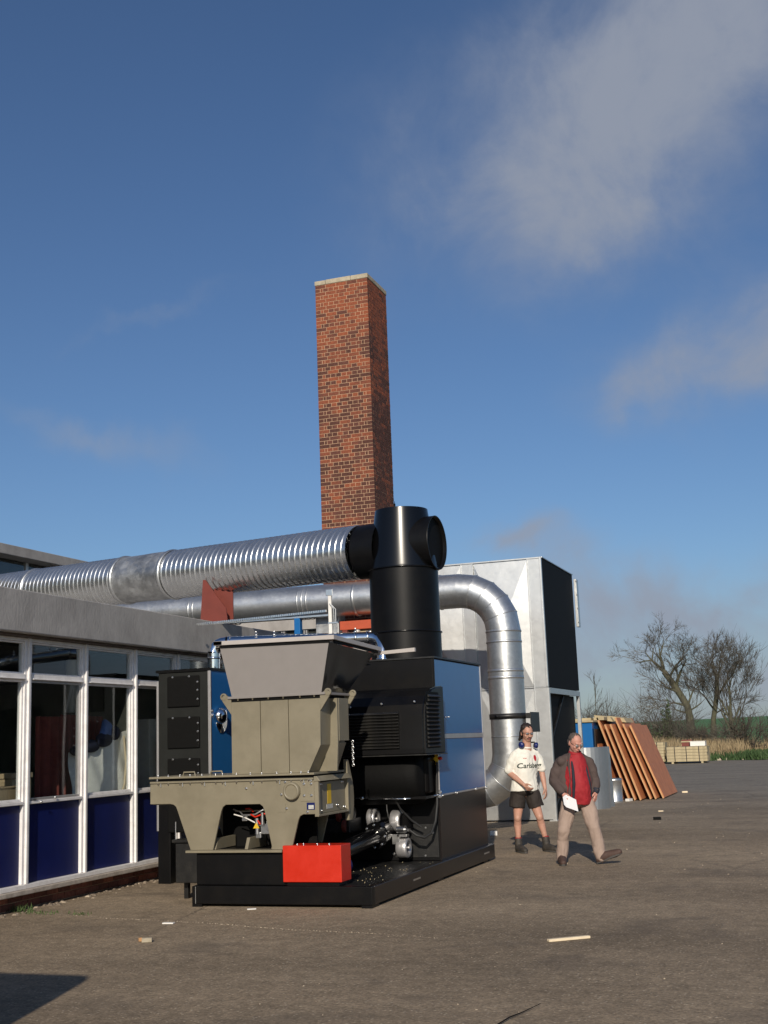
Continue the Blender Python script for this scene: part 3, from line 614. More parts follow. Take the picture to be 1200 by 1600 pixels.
sb = MB().lathe([(-.045, R+.004), (-.045, R+.018), (.045, R+.018), (.045, R+.004)], (gx, gy, 1.94), (0, 0, 1), 48, False); sb.box(gx+.30, gx+.40, gy-.03, gy+.6, 1.895, 1.985)
sb.build('clamp_band', 'black_dusty', gd); MB().bolts([(gx-.13, gy-.30, 1.94)], (-.2, -1, 0), .02, .03).build('clamp_bolt', 'black_gloss', gd)
tg = thing('duct_bracket', 'dark steel bracket arm holding the vertical smooth duct', 'bracket', (gx+.34, gy+.5, 1.7))
MB().box(gx+.40, gx+.415, gy-.05, gy+.6, 1.66, 2.0).build('gusset', 'black_dusty', tg)
MB().box(gx+.29, gx+.399, gy+.1, gy+.6, 1.66, 1.70).build('web', 'black_dusty', tg)

# ------------------------------------------------------------------ filter house
FX0, FX1, FY0, FY1, FT, FM = -8.1, -5.04, 23.5, 26.6, 5.02, 2.51
fh = thing('filter_house', 'tall galvanised filter house with a black side standing on an open frame', 'filter house', (-5.6, 23.5, 0))
MB().box(FX0+.02, FX1-.02, FY0+.02, FY1-.02, FM, FT-.01).build('core', 'black_matt', fh)
def panel(x0, x1, z0, z1, br=.035):
    xm, zm = (x0+x1)/2, (z0+z1)/2; m_ = MB(); y = FY0
    m_.add([(x0, y, z0), (x1, y, z0), (x1, y, z1), (x0, y, z1), (xm, y-br, zm)], [(0, 1, 4), (1, 2, 4), (2, 3, 4), (3, 0, 4)])
    m_.build('front_panel', 'galv_panel', fh)
cols = [(-8.08, -6.67), (-6.42, -5.32)]
for x0, x1 in cols:
    panel(x0, x1, FM+.02, FT-.02, .05)
    panel(x0, x1, .03, FM-.02, .03)
for x0, x1 in ((-6.665, -6.425), (-5.315, -5.045)):
    MB().box(x0, x1, FY0-.022, FY0+.02, .03, FT-.02).build('corner_strip', 'galv_panel', fh, .004)
for x in (-6.665, -6.425, -5.315): MB().box(x-.008, x+.008, FY0-.045, FY0-.023, .03, FT-.02).build('standing_seam', 'galv', fh, .003)
MB().box(FX0, FX1, FY0-.03, FY0+.02, FM-.014, FM+.014).build('mid_rail', 'galv', fh)
MB().box(FX0, FX1, FY0-.03, FY0+.02, FT-.015, FT+.01).build('top_rail', 'galv_panel', fh)
MB().box(FX1-.035, FX1+.005, FY0-.045, FY0+.03, FM, FT+.01).build('corner_angle', 'galv_panel', fh, .004)
MB().box(FX1-.018, FX1, FY0+.035, FY1, FM, FT).build('side_sheet', 'black_matt', fh)
MB().box(FX1-.02, FX1+.02, FY0+.03, FY1+.02, FT+.001, FT+.018).build('roof_edge', 'galv', fh)
for y, w in ((FY0-.02, .10), (FY1-.10, .10)):
    MB().box(FX1-.06, FX1+.012, y, y+w, 0, FM-.02).build('leg', 'galv_panel', fh, .004)
MB().box(FX0, FX0+.07, FY0, FY0+.1, 0, FM-.02).build('leg', 'galv_panel', fh)
MB().box(FX1-.05, FX1+.012, FY0+.085, FY1-.105, FM-.12, FM-.015).build('side_rail', 'galv', fh)
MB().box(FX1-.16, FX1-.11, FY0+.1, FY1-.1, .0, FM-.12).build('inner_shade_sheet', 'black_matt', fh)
MB().tube([(FX1-.08, FY0+.15, 1.35), (FX1-.08, FY0+1.7, FM-.15)], .02, 6).build('brace', 'black_dusty', fh)
MB().tube([(FX1-.03, FY0+.15, .25), (FX1-.03, FY1-.2, 1.55)], .018, 6).build('brace', 'black_dusty', fh)
MB().hexa([(-7.4, 24.2, .5), (-5.6, 24.2, .5), (-5.6, 25.9, .5), (-7.4, 25.9, .5)], [(-8, 23.6, FM-.03), (-5.22, 23.6, FM-.03), (-5.22, 26.5, FM-.03), (-8, 26.5, FM-.03)]).build('dust_hopper', 'black_dusty', fh)
v_ = MB(); v_.box(FX1+.001, FX1+.06, FY1+.15, FY1+.35, 3.9, 4.95); v_.build('rear_duct_flange', 'galv', fh, .004)
MB().bolts([(FX1+.06, FY1+.14, z) for z in (4.0, 4.3, 4.6, 4.9)], (0, -1, 0), .012, .02).build('flange_bolts', 'bright', fh, kind='stuff')
MB().box(FX1-.12, FX1+.03, FY0-.06, FY0+.10, .0, .02).build('foot_plate', 'galv', fh)
# ------------------------------------------------------------------ skid base
BX0, BX1, BY0, BY1, BZ = -6.36, -4.37, 11.68, 16.38, .205
sk = thing('steel_skid', 'long black steel skid frame lying on the tarmac under the machine', 'skid', ((BX0+BX1)/2, BY0, 0))
MB().box(BX0+.012, BX1-.002, BY0, BY0+.08, .03, BZ).build('front_beam', 'black', sk, .006)
MB().box(BX1-.08, BX1, BY0+.081, BY1, .03, BZ).build('side_beam', 'black_brown', sk, .006)
MB().box(BX0, BX0+.08, BY0+.081, BY1, .03, BZ).build('side_beam', 'black', sk, .006)
MB().box(BX0+.081, BX1-.081, BY1-.08, BY1, .03, BZ-.002).build('rear_beam', 'black', sk, .006)
MB().box(BX0+.081, BX1-.081, BY0+.081, BY1-.081, BZ-.02, BZ-.004).build('deck_plate', 'black_dusty', sk)
for x, y in ((BX1-.12, BY0+.01), (BX0+.01, BY0+.01), (BX1-.13, BY0+2.2), (BX1-.13, BY1-.5), (BX0+.01, BY1-.5)): MB().box(x, x+.11, y, y+.2, 0, .029).build('foot', 'black', sk)
for y in (12.95, 15.85): MB().box(BX1+.001, BX1+.003, y, y+.24, .115, .133).build('lifting_slot', 'bright', sk)
MB().tube([(BX0+.055, BY0-.002, .033), (BX0+.055, BY0-.002, .2)], .004, 5).build('weld_seam', 'bright', sk)
cr_ = MB()
for _ in range(45):
    x, y = random.uniform(-5.1, -4.45), random.uniform(11.8, 14.1); s = random.uniform(.002, .007); cr_.box(x, x+s*1.6, y, y+s, BZ-.003, BZ+s*.4)
tag(cr_.build('wood_crumbs', 'timber', None, kind='stuff'), 'pale crumbs of wood scattered on the black skid deck', 'crumbs')

# ------------------------------------------------------------------ shredder
PY = 11.76
sh = thing('wood_shredder', 'olive beige shredder with a grey feed hopper and shaped chassis legs', 'shredder', (-5.8, 12, BZ))
MB().box(-6.34, -4.98, PY+.01, PY+.16, BZ+.002, .53).build('support_beam', 'black', sh, .006)
out = [(-6.88, 1.262), (-6.88, 1.029), (-6.64, 1.029), (-6.60, 1.02), (-6.572, .998), (-6.556, .96), (-6.403, .556), (-6.143, .556), (-6.045, .94), (-6.025, .985), (-5.99, 1.010),
       (-5.60, 1.010), (-5.566, .985), (-5.548, .94), (-5.467, .556), (-5.254, .556), (-5.175, .84), (-5.155, .882), (-5.118, .900), (-4.985, .900), (-4.985, 1.262)]
MB().prism(out[::-1], 'y', PY, PY+.025).build('chassis_plate', 'beige', sh, .004)
MB().prism(out[::-1], 'y', 12.55, 12.575).build('rear_chassis_plate', 'beige', sh)
MB().box(-6.44, -5.345, PY-.045, PY+.12, .531, .555).build('foot_flange', 'beige', sh, .003)
MB().box(-6.88, -6.86, PY+.026, 12.549, 1.03, 1.262).build('end_plate', 'beige', sh)
MB().box(-6.86, -4.99, PY+.03, 12.54, 1.02, 1.04).build('underside', 'beige', sh)
MB().box(-6.885, -4.98, PY-.02, 12.58, 1.290, 1.312).build('top_deck', 'beige', sh, .003)
MB().box(-6.80, -4.99, PY+.02, 12.5, 1.2625, 1.2895).build('gasket_gap', 'black_matt', sh)
MB().box(-6.875, -4.99, PY-.018, PY+.012, 1.243, 1.2615).build('lower_flange', 'beige', sh, .002)
bt = MB(); xb = [-6.78, -6.66, -6.52, -6.40, -6.26, -6.10, -6.02, -5.86, -5.70, -5.57, -5.40, -5.24, -5.13, -5.05]
bt.bolts([(x, PY-.004, 1.3125) for x in xb], (0, 0, 1), .008, .016); bt.bolts([(x, PY-.004, 1.2425) for x in xb], (0, 0, -1), .008, .022)
for x in xb[::2]: bt.cyl((x+.03, PY-.004, 1.2425), (x+.03, PY-.004, 1.205), .007, None, 6)
bt.build('deck_bolts', 'bright', sh, kind='stuff')
for x in (-6.42, -6.10):
    MB().tube([(x-.075, PY+.02, 1.312), (x-.066, PY+.02, 1.352), (x+.06, PY+.02, 1.352), (x+.07, PY+.02, 1.312)], .009, 8).build('lift_handle', 'beige', sh)
# details on the plate
c_ = MB(); c_.lathe([(0, .088), (.050, .088), (.058, .080), (.058, .066), (.050, .062)], (-5.226, PY, 1.133), (0, -1, 0), 32, False); c_.lathe([(0, .063), (.048, .063)], (-5.226, PY, 1.133), (0, -1, 0), 32); c_.build('bearing_cap', 'beige', sh)
MB().box(-5.14, -4.99, PY-.006, PY-.001, 1.03, 1.225).build('bearing_plate', 'beige', sh, .001)
MB().bolts([(-5.31, PY-.001, 1.225), (-5.355, PY-.001, 1.10), (-5.10, PY-.006, 1.20), (-5.02, PY-.006, 1.235), (-5.10, PY-.006, 1.085), (-5.02, PY-.006, 1.085), (-5.02, PY-.006, 1.20), (-5.3, PY-.001, .96), (-5.07, PY-.001, .922), (-5.75, PY-.001, 1.17)], (0, -1, 0), .010, .014).build('plate_bolts', 'bright', sh, kind='stuff')
MB().box(-5.40, -5.31, PY-.004, PY-.001, .925, 1.005).build('blank_plate', 'beige', sh)
pl_ = MB().box(-5.075, -4.985, PY-.004, PY-.001, .945, 1.015).build('rating_plate', 'navy', sh)
MB().box(-5.055, -4.998, PY-.007, PY-.0045, .952, .990).build('print_panel', 'label', pl_)
# gusset blocks and fittings inside the arch
for x0 in (-6.165, -5.80, -5.50):
    MB().hexa([(x0, PY+.04, .557), (x0+.035, PY+.04, .557), (x0+.035, PY+.5, .557), (x0, PY+.5, .557)], [(x0, PY+.10, .67), (x0+.035, PY+.10, .67), (x0+.035, PY+.5, .67), (x0, PY+.5, .67)]).build('foot_gusset', 'beige', sh, .003)
MB().box(-6.30, -5.2, 12.30, 12.33, .24, 1.02).build('inner_guard', 'black_matt', sh)
MB().box(-6.36, -5.0, 11.95, 12.28, BZ+.002, .55).build('inner_beam', 'black', sh)
hy = MB(); hy.box(-5.66, -5.55, 11.90, 12.0, .70, .80); hy.box(-5.59, -5.47, 11.88, 11.98, .74, .83); hy.cyl((-5.70, 11.9, .70), (-5.70, 11.9, .86), .022, None, 10); hy.cyl((-5.62, 11.86, .80), (-5.62, 11.86, .92), .018, None, 10); hy.box(-5.90, -5.84, 11.95, 12.0, .83, .90); hy.box(-5.72, -5.66, 11.9, 11.96, .66, .72)
hy.build('valve_block', 'bright', sh, .004)
for col, pts in (('galv', [(-6.02, 12.0, .95), (-5.92, 11.95, .93), (-5.86, 11.9, .89), (-5.72, 11.9, .90), (-5.60, 11.9, .96), (-5.52, 11.95, .97)]),
                 ('red', [(-5.76, 11.88, .90), (-5.70, 11.86, .875), (-5.63, 11.86, .90), (-5.57, 11.88, .91)]), ('red', [(-5.9, 12.05, .95), (-5.83, 12.0, .955), (-5.76, 11.93, .93)]),
                 ('white_plastic', [(-5.99, 11.95, .90), (-5.86, 11.93, .87), (-5.7, 11.92, .80), (-5.62, 11.92, .76)]), ('white_plastic', [(-5.55, 11.9, .84), (-5.53, 11.88, .93), (-5.60, 11.88, .95)]),
                 ('red', [(-5.68, 11.87, .84), (-5.645, 11.86, .80)])):
    MB().tube(pts, .009 if col != 'white_plastic' else .007, 7).build('hose', col, sh)
MB().prism([(-5.735, .76), (-5.665, .76), (-5.70, .82)], 'y', 11.875, 11.879).build('warning_triangle', 'yellow', sh)
MB().cyl((-6.1, 12.2, .92), (-5.3, 12.2, .925), .012, None, 8).build('shaft', 'bright', sh)
# body under the hopper
FY = 11.82
def bodyp(m_, out_, a, b): return m_.prism(out_, 'y', a, b)
core = [(-5.925, 1.313), (-5.075, 1.313), (-4.935, 1.585), (-4.915, 2.06), (-5.935, 2.06)]
MB().prism(core, 'y', FY+.008, 12.50).build('body', 'beige', sh, .003)
for x0, x1, tp in ((-5.935, -5.603, 0), (-5.593, -5.283, 0)):
    MB().box(x0, x1, FY-.012, FY+.007, 1.3135, 2.058).build('front_panel', 'beige', sh, .002)
MB().prism([(-5.273, 1.3135), (-5.068, 1.3135), (-4.928, 1.585), (-4.920, 2.058), (-5.273, 2.058)], 'y', FY-.012, FY+.007).build('front_panel', 'beige', sh, .002)
def ear(x, y, s, y1):
    m_ = MB().prism([(x, 1.93), (x+s*.10, 2.07), (x+s*.115, 2.105), (x+s*.09, 2.135), (x+s*.05, 2.13), (x, 2.09)][::(1 if s > 0 else -1)], 'y', y, y1)
    m_.lathe([(-.003, .022), (-.004, .038), (.02, .038), (.021, .022)], (x+s*.088, y, 2.118), (0, 1, 0), 16, False)
    return m_.build('lifting_ear', 'beige', sh, .002)
ear(-4.92, FY-.014, 1, FY+.012); ear(-5.935, FY-.014, -1, FY+.012); ear(-4.915, 12.50, 1, 12.53)
MB().prism([(-5.2, 1.3135), (-4.868, 1.3135), (-4.850, 1.60), (-4.845, 2.06), (-5.2, 2.06)], 'y', 12.09, 12.125).build('side_rib', 'beige', sh, .003)
MB().prism([(-5.1, 1.62), (-4.845, 1.62), (-4.84, 2.06), (-5.1, 2.06)], 'y', 12.126, 12.40).build('rear_housing', 'beige', sh, .003)
MB().prism([(-5.1, 1.3135), (-4.98, 1.3135), (-4.87, 1.60), (-5.1, 1.60)], 'y', 12.126, 12.38).build('rear_housing', 'beige', sh, .003)
MB().box(-5.97, -4.86, FY-.03, 12.54, 2.092, 2.118).build('body_flange', 'taupe', sh, .003)
MB().box(-5.93, -4.92, FY-.005, 12.49, 2.061, 2.091).build('flange_gap', 'black_matt', sh)
MB().bolts([(x, FY-.022, 2.0915) for x in (-5.85, -5.68, -5.50, -5.33, -5.14, -4.98)], (0, 0, -1), .008, .02).build('flange_bolts', 'beige', sh, kind='stuff')
# hopper
b0 = [(-5.93, FY-.006, 2.119), (-4.905, FY-.006, 2.119), (-4.905, 12.52, 2.119), (-5.93, 12.52, 2.119)]
t0 = [(-6.055, FY-.015, 2.634), (-4.805, FY-.015, 2.622), (-4.815, 13.20, 2.585), (-6.055, 13.20, 2.60)]
hp = MB(); hp.add([b0[0], b0[1], t0[1], t0[0]], [(0, 1, 2, 3)]); hp.build('hopper_front', 'taupe', sh)
MB().add([b0[0], b0[3], t0[3], t0[0]], [(0, 3, 2, 1)]).build('hopper_side', 'taupe', sh)
nn = 14; vs = []
for j in range(nn+1):
    for i in range(nn+1):
        u, v = i/nn, j/nn; a = Vector(b0[1]).lerp(Vector(b0[2]), u); b = Vector(t0[1]).lerp(Vector(t0[2]), u); p = a.lerp(b, v)
        p.x += .010*sin(u*5+v*3)*sin(pi*u)*sin(pi*v)-.022*math.exp(-(((u-.16)/.07)**2))*sin(pi*v)*.6; vs.append(p)
MB().add(vs, [(j*(nn+1)+i, j*(nn+1)+i+1, (j+1)*(nn+1)+i+1, (j+1)*(nn+1)+i) for j in range(nn) for i in range(nn)], True).build('hopper_side', 'dark_gloss', sh)
MB().add([b0[2], b0[3], t0[3], t0[2]], [(0, 1, 2, 3)]).build('hopper_rear', 'taupe', sh)
rimp = [(-6.12, 11.775, 2.665), (-4.735, 11.775, 2.650), (-4.755, 13.27, 2.610), (-6.12, 13.27, 2.63)]
rm = MB()
for i in range(4):
    a = Vector(rimp[i]); b = Vector(rimp[(i+1) % 4]); d = (b-a).normalized(); inn = Vector((-d.y, d.x, 0))*.10; h = Vector((0, 0, .044))
    rm.hexa([a, b, b+inn, a+inn] if True else 0, [a+h, b+h, b+inn+h, a+inn+h])
rm.build('hopper_rim', 'taupe_light', sh, .002)
rs = MB()
for i in range(2):
    a = Vector(rimp[i]); b = Vector(rimp[i+1]); d = (b-a).normalized(); inn = Vector((-d.y, d.x, 0)); a = a+d*.07; b = b-d*.06; rs.hexa([a+inn*.02-Vector((0, 0, .03)), b+inn*.02-Vector((0, 0, .03)), b+inn*.035-Vector((0, 0, .03)), a+inn*.035-Vector((0, 0, .03))], [a+inn*.02-Vector((0, 0, .001)), b+inn*.02-Vector((0, 0, .001)), b+inn*.035-Vector((0, 0, .001)), a+inn*.035-Vector((0, 0, .001))])
rs.build('rim_shadow_gap', 'black_matt', sh)
MB().box(-6.0, -4.85, 11.9, 13.15, 2.45, 2.46).build('hopper_floor', 'black_matt', sh)
a_ = MB(); a_.hexa([(-5.0, 13.28, 2.565), (-4.36, 13.28, 2.582), (-4.36, 13.33, 2.582), (-5.0, 13.33, 2.565)], [(-5.0, 13.28, 2.600), (-4.36, 13.28, 2.628), (-4.36, 13.33, 2.628), (-5.0, 13.33, 2.600)])
a_.prism([(-5.02, 2.53), (-4.96, 2.53), (-4.90, 2.57), (-4.90, 2.60), (-4.97, 2.60)], 'y', 13.26, 13.279); a_.build('lid_stay', 'taupe_light', sh, .003)
# side access door on the right end of the chassis, facing +X
DX = -4.984
MB().box(DX, DX+.012, PY+.04, 12.56, .90, 1.21).build('side_door', 'beige', sh, .002)
fr_ = MB(); fr_.box(DX, DX+.045, PY-.012, PY+.032, .875, 1.24); fr_.box(DX, DX+.045, 12.565, 12.60, .875, 1.24); fr_.box(DX+.001, DX+.044, PY+.033, 12.564, .875, .897); fr_.build('door_frame', 'beige', sh, .003)
MB().hexa([(DX, PY-.02, 1.225), (DX+.07, PY-.02, 1.225), (DX+.07, 12.62, 1.225), (DX, 12.62, 1.225)], [(DX, PY-.02, 1.275), (DX+.03, PY-.02, 1.275), (DX+.03, 12.62, 1.275), (DX, 12.62, 1.275)]).build('rain_hood', 'beige', sh, .003)
MB().box(DX+.0125, DX+.015, 12.06, 12.16, .985, 1.185).build('warning_strip', 'yellow', sh); MB().box(DX+.0125, DX+.015, 12.03, 12.20, .935, .98).build('white_strip', 'label', sh)
MB().bolts([(DX+.013, y, z) for y, z in ((11.85, 1.19), (12.45, 1.19), (11.85, .93), (12.5, .93), (12.3, .96))], (1, 0, 0), .009, .03).build('door_bolts', 'bright', sh, kind='stuff')
g_ = MB(); gp_ = [(12.62, .78)]+[(12.62+.16*sin(t), 1.02+.30*-cos(t)+.0) for t in [i*pi/10 for i in range(2, 8)]]+[(12.64, 1.42), (12.60, 1.42)]
g_.prism(gp_, 'x', -5.00, -4.955); g_.build('belt_guard', 'beige', sh, .004)
k_ = MB()
for i in range(9): k_.lathe([(-.004, .010), (-.004, .018), (.004, .018), (.004, .010)], (-4.83, 12.46, 1.36+.031*i), (1, 0, 0) if i % 2 else (0, 1, 0), 10, False)
k_.build('hanging_chain', 'bright', sh)

rc = thing('red_cover', 'bright red rectangular cover box on the front edge of the skid', 'cover box', (-5.0, 11.72, .24))
MB().box(-5.335, -4.70, 11.715, 11.98, .242, .598).build('cover', 'red', rc, .006)
MB().box(-5.30, -4.74, 11.74, 11.96, BZ, .2415).build('foot_bar', 'black', rc)
MB().bolts([(x, 11.78, .598) for x in (-5.2, -5.13, -4.98, -4.85)], (0, 0, 1), .008, .016).build('cover_screws', 'bright', rc, kind='stuff')

# ------------------------------------------------------------------ heater unit
HY0, HY1, HX0, HX1, HT = 14.2, 16.28, -6.7, -4.425, 2.56
hu = thing('heater_unit', 'big black and blue boxed heater with louvred fan shroud on the skid', 'heater', (-5.4, 15.2, BZ))
MB().box(HX0, HX1-.022, HY0, HY1, BZ, HT-.002).build('casing', 'black', hu, .004)
MB().box(HX0-.01, HX1+.012, HY0-.012, HY1+.012, HT, HT+.022).build('top_sheet', 'black_dusty', hu, .003)
MB().box(HX1-.0215, HX1+.002, HY0-.002, HY0+.0115, 1.501, HT-.003).build('corner_post', 'black', hu)
MB().box(HX1-.021, HX1-.003, HY0+.003, HY1-.003, BZ+.001, .935).build('lower_side_panel', 'black_brown', hu)
MB().box(HX1-.021, HX1, HY0+.012, HY1-.02, .957, 1.602).build('blue_side_panel', 'blue', hu, .002)
MB().box(HX1-.021, HX1, HY0+.012, HY1-.02, 1.662, HT-.015).build('blue_side_panel', 'blue', hu, .002)
for nm, q in (('edge_trim', (HX1-.02, HX1+.008, HY0-.004, HY1+.004, .936, .956)), ('edge_trim', (HX1-.02, HX1+.006, HY0+.012, HY1-.02, 1.604, 1.66)), ('edge_trim', (HX1-.02, HX1+.008, HY1-.018, HY1+.008, .957, HT-.004)), ('edge_trim', (HX1-.02, HX1+.008, HY0-.008, HY0+.010, .957, 1.50))):
    MB().box(*q).build(nm, 'alu', hu, .002)
MB().bolts([(HX1+.009, y, .944) for y in (14.25, 14.85, 15.75, 16.25)], (1, 0, -.2), .014, .02).build('trim_bolts', 'bright', hu, kind='stuff')
MB().bolts([(HX1, 14.56, 1.86)], (1, 0, 0), .006, .06).build('latch_pin', 'bright', hu)
# fan shroud: profile in the YZ plane, swept along X
SX0, SX1 = -6.0, -4.335
prof = [(HY0+.03, 2.215), (13.98, 2.20), (13.80, 2.17), (13.64, 2.10), (13.53, 2.0), (13.48, 1.88), (13.46, 1.5), (13.46, 1.44), (HY0+.03, 1.44)]
MB().prism(prof[::-1], 'x', SX0, SX1).build('fan_shroud', 'black', hu, .008)
lp = [(y*1.0, z) for y, z in prof]
MB().box(SX0, SX1+.02, 13.445, HY0+.05, 1.425, 1.438).build('shroud_skirt', 'black_dusty', hu, .003)
MB().prism([(a+(-.012 if a < 14 else 0), b+.01) for a, b in prof][::-1], 'x', SX1-.03, SX1-.018).build('shroud_rib', 'black_gloss', hu)
lf = MB().prism([(-.009, 0), (-.034, .012), (-.034, .017), (0, .036), (0, 0)], 'x', 0, .62).mesh('louvre_blade'); lf.materials.append(M['black_dusty'])
for i in range(12):
    z = 1.505+.031*i*1.12
    piece('louvre_blade', lf, 'black', hu, (-5.26 if i else -5.26, 13.459, z))
lf2 = MB().prism([(0, 0), (.030, .004), (.032, .010), (0, .034)], 'y', 0, .46).mesh('louvre_blade'); lf2.materials.append(M['black_dusty'])
for i in range(13):
    piece('louvre_blade', lf2, 'black', hu, (SX1+.0005, 13.54 if i < 11 else 13.60, 1.515+.047*i))
MB().box(SX1+.001, SX1+.004, 13.52, 14.02, 1.50, 2.14).build('louvre_backing', 'black_matt', hu)
MB().bolts([(-4.86, 13.50, 2.02), (-4.46, 13.50, 2.03), (-5.25, 13.50, 2.0)], (0, -1, .3), .010, .012).build('shroud_bolts', 'bright', hu, kind='stuff')
# combustion drum below the shroud
dr_ = MB(); n = 40
dr_.lathe([(0, .30), (.02, .325), (1.38, .325), (1.50, .31), (1.545, .27), (1.548, .0)], (-6.05, HY0-.25, 1.19), (1, 0, 0), n, True); dr_.build('drum', 'black_matt', hu)
MB().box(-6.0, -4.46, HY0-.30, HY0-.001, .965, 1.42).build('drum_housing', 'black_drum', hu, .05, seg=4)
tr_ = MB(); tr_.tube([(-5.30, 13.72, .955), (-4.72, 13.72, .938), (-4.60, 13.76, .940), (-4.44, 14.10, .950), (-4.405, 14.2, .958)], .011, 8); tr_.build('drip_trim', 'chrome', hu)
MB().bolts([(-5.22, 13.71, .955), (-4.41, 14.17, .935), (-4.41, 14.18, .985)], (0, -1, 0), .016, .03).build('trim_bolts', 'bright', hu, kind='stuff')
MB().box(-5.4, -4.45, 13.74, HY0-.002, .930, .960).build('drum_tray', 'black', hu)
MB().cyl((-4.43, 14.165, 1.37), (-4.43, 14.145, 1.37), .03, None, 12).build('switch_plate', 'yellow', hu); MB().lathe([(0, .018), (.03, .022), (.045, .016)], (-4.405, 14.16, 1.375), (1, -.4, 0), 12).build('stop_button', 'red', hu)
MB().box(HX1-.035, HX1-.005, HY0-.014, HY0-.002, 1.30, 1.44).build('switch_box', 'yellow', hu, .003)
# under-drum machinery
def wheel(c, r, w, name='fan_wheel'):
    m_ = MB(); d = Vector((1, -.02, 0)).normalized(); o_ = Vector(c)-d*w/2
    m_.lathe([(0, r*.55), (0, r*.93), (w*.1, r), (w*.45, r*.985), (w*.55, r*.985), (w*.9, r), (w, r*.93), (w, r*.55), (w*.8, r*.5)], o_, d, 32, False)
    m_.lathe([(w*.2, r*.55), (w*.25, r*.2), (w*1.1, r*.16)], o_, d, 16)
    return m_.build(name, 'alu', hu)
wheel((-5.20, 14.02, .70), .125, .10); wheel((-4.90, 14.02, .675), .125, .12); wheel((-4.81, 13.95, .375), .115, .13)
s_ = MB(); s_.lathe([(0, .11), (.02, .11)], (-4.79, 13.98, .66), (1, -.35, 0), 28); s_.build('wheel_disc', 'black_gloss', hu)
s_ = MB(); s_.box(-4.92, -4.83, 13.86, 13.92, .42, .53); s_.box(-4.86, -4.74, 13.86, 13.96, .50, .53); s_.cyl((-4.86, 13.9, .585), (-4.76, 13.88, .585), .045, None, 12); s_.cyl((-4.76, 13.88, .585), (-4.70, 13.87, .575), .022, None, 8); s_.build('valve_body', 'bright', hu, .004)
MB().tube([(-4.70, 13.87, .575), (-4.62, 13.86, .52), (-4.54, 13.9, .49), (-4.48, 13.98, .53), (-4.45, 14.08, .66), (-4.44, 14.14, .85), (-4.435, 14.15, 1.1), (-4.43, 14.16, 1.33)], .017, 8).build('power_cable', 'rubber', hu)
MB().tube([(-4.84, 13.75, .96), (-4.80, 13.85, .82), (-4.70, 13.95, .68), (-4.60, 14.0, .60)], .012, 8).build('power_cable', 'rubber', hu)
f_ = MB(); f_.cyl((-5.08, 12.3, .43), (-5.05, 13.65, .53), .095, None, 24); f_.lathe([(-.02, .145), (.02, .145)], (-5.05, 13.66, .53), (.02, 1, .07), 20); f_.lathe([(-.02, .125), (.02, .125)], (-5.08, 12.3, .43), (.02, 1, .07), 20); f_.build('auger_tube', 'black_gloss', hu)
MB().bolts([(-5.05+.125*cos(a), 13.635, .53+.125*sin(a)) for a in (0, .8, 1.6, 2.4, 3.2, -0.8, -1.6)], (0, -1, 0), .010, .02).build('flange_bolts', 'bright', hu, kind='stuff')
f_ = MB(); f_.cyl((-5.05, 13.68, .54), (-5.05, 14.19, .58), .15, .12, 24); f_.cyl((-5.0, 13.7, .62), (-4.94, 13.62, .66), .03, None, 10); f_.build('auger_mouth', 'black_gloss', hu)
f_ = MB(); f_.cyl((-5.06, 11.99, .40), (-5.075, 12.28, .42), .085, None, 20); f_.lathe([(-.01, .10), (.02, .10)], (-5.07, 12.1, .41), (0, 1, .06), 20); f_.lathe([(-.01, .09), (.05, .09)], (-4.80, 11.995, .375), (.1, 1, 0), 20); f_.build('auger_motor', 'navy', hu)
f_ = MB(); f_.box(-5.62, -5.30, 13.5, 13.9, .58, .74); f_.cyl((-5.6, 13.6, .80), (-5.28, 13.6, .80), .07, None, 16); f_.build('gear_motor', 'black_dusty', hu, .01)
for z, x in ((.78, -5.45), (.66, -5.38)): MB().lathe([(0, .075), (.02, .08), (.04, .075)], (x, 13.52, z), (1, 0, 0), 16).build('motor_band', 'oxide', hu)
MB().bolts([(-4.61, HY0-.001, .58), (-4.92, HY0-.001, .268), (-4.625, HY0-.001, .262), (-5.02, HY0-.001, .28), (-4.52, HY0-.001, .52)], (0, -1, 0), .013, .015).build('panel_bolts', 'bright', hu, kind='stuff')
MB().tube([(-4.99, 13.9, .96), (-5.0, 13.95, .80), (-4.99, 14.0, .66)], .006, 6).build('thin_lead', 'bright', hu)
MB().box(-5.0, -4.46, HY0-.012, HY0-.001, .24, .62).build('inspection_panel', 'black_dusty', hu, .004)

# ------------------------------------------------------------------ filter cabinet at the left
fc = thing('filter_cabinet', 'narrow black door cabinet with a blue side behind the left end of the shredder', 'cabinet', (-7.5, 13.6, 0))
KX0, KX1, KY0, KY1, KT = -7.86, -7.12, 13.6, 15.3, 2.53
MB().box(KX0+.02, KX1-.012, KY0+.01, KY1, .62, KT).build('casing', 'charcoal', fc, .004)
MB().box(KX0-.01, KX1+.01, KY0-.01, KY1, KT+.001, KT+.035).build('roof_sheet', 'black', fc)
MB().box(KX1-.011, KX1, KY0+.025, KY1, .62, KT).build('blue_side', 'blue', fc, .002)
MB().box(KX0-.004, KX0+.022, KY0-.004, KY0+.02, .62, KT-.1).build('edge_trim', 'alu', fc, .002); MB().box(KX1-.03, KX1+.006, KY0-.004, KY0+.022, .62, KT).build('edge_trim', 'alu', fc, .002)
for i in range(4):
    z1 = 2.50-.50*i; dp = MB().box(-7.71, -7.265, KY0-.016, KY0+.009, z1-.40, z1-.02).build('filter_door', 'black_matt', fc, .02)
    MB().bolts([(-7.63, KY0-.017, z1-.03), (-7.40, KY0-.017, z1-.03), (-7.285, KY0-.017, z1-.10), (-7.285, KY0-.017, z1-.20), (-7.285, KY0-.017, z1-.31)], (0, -1, 0), .009, .014).build('door_screws', 'bright', dp, kind='stuff')
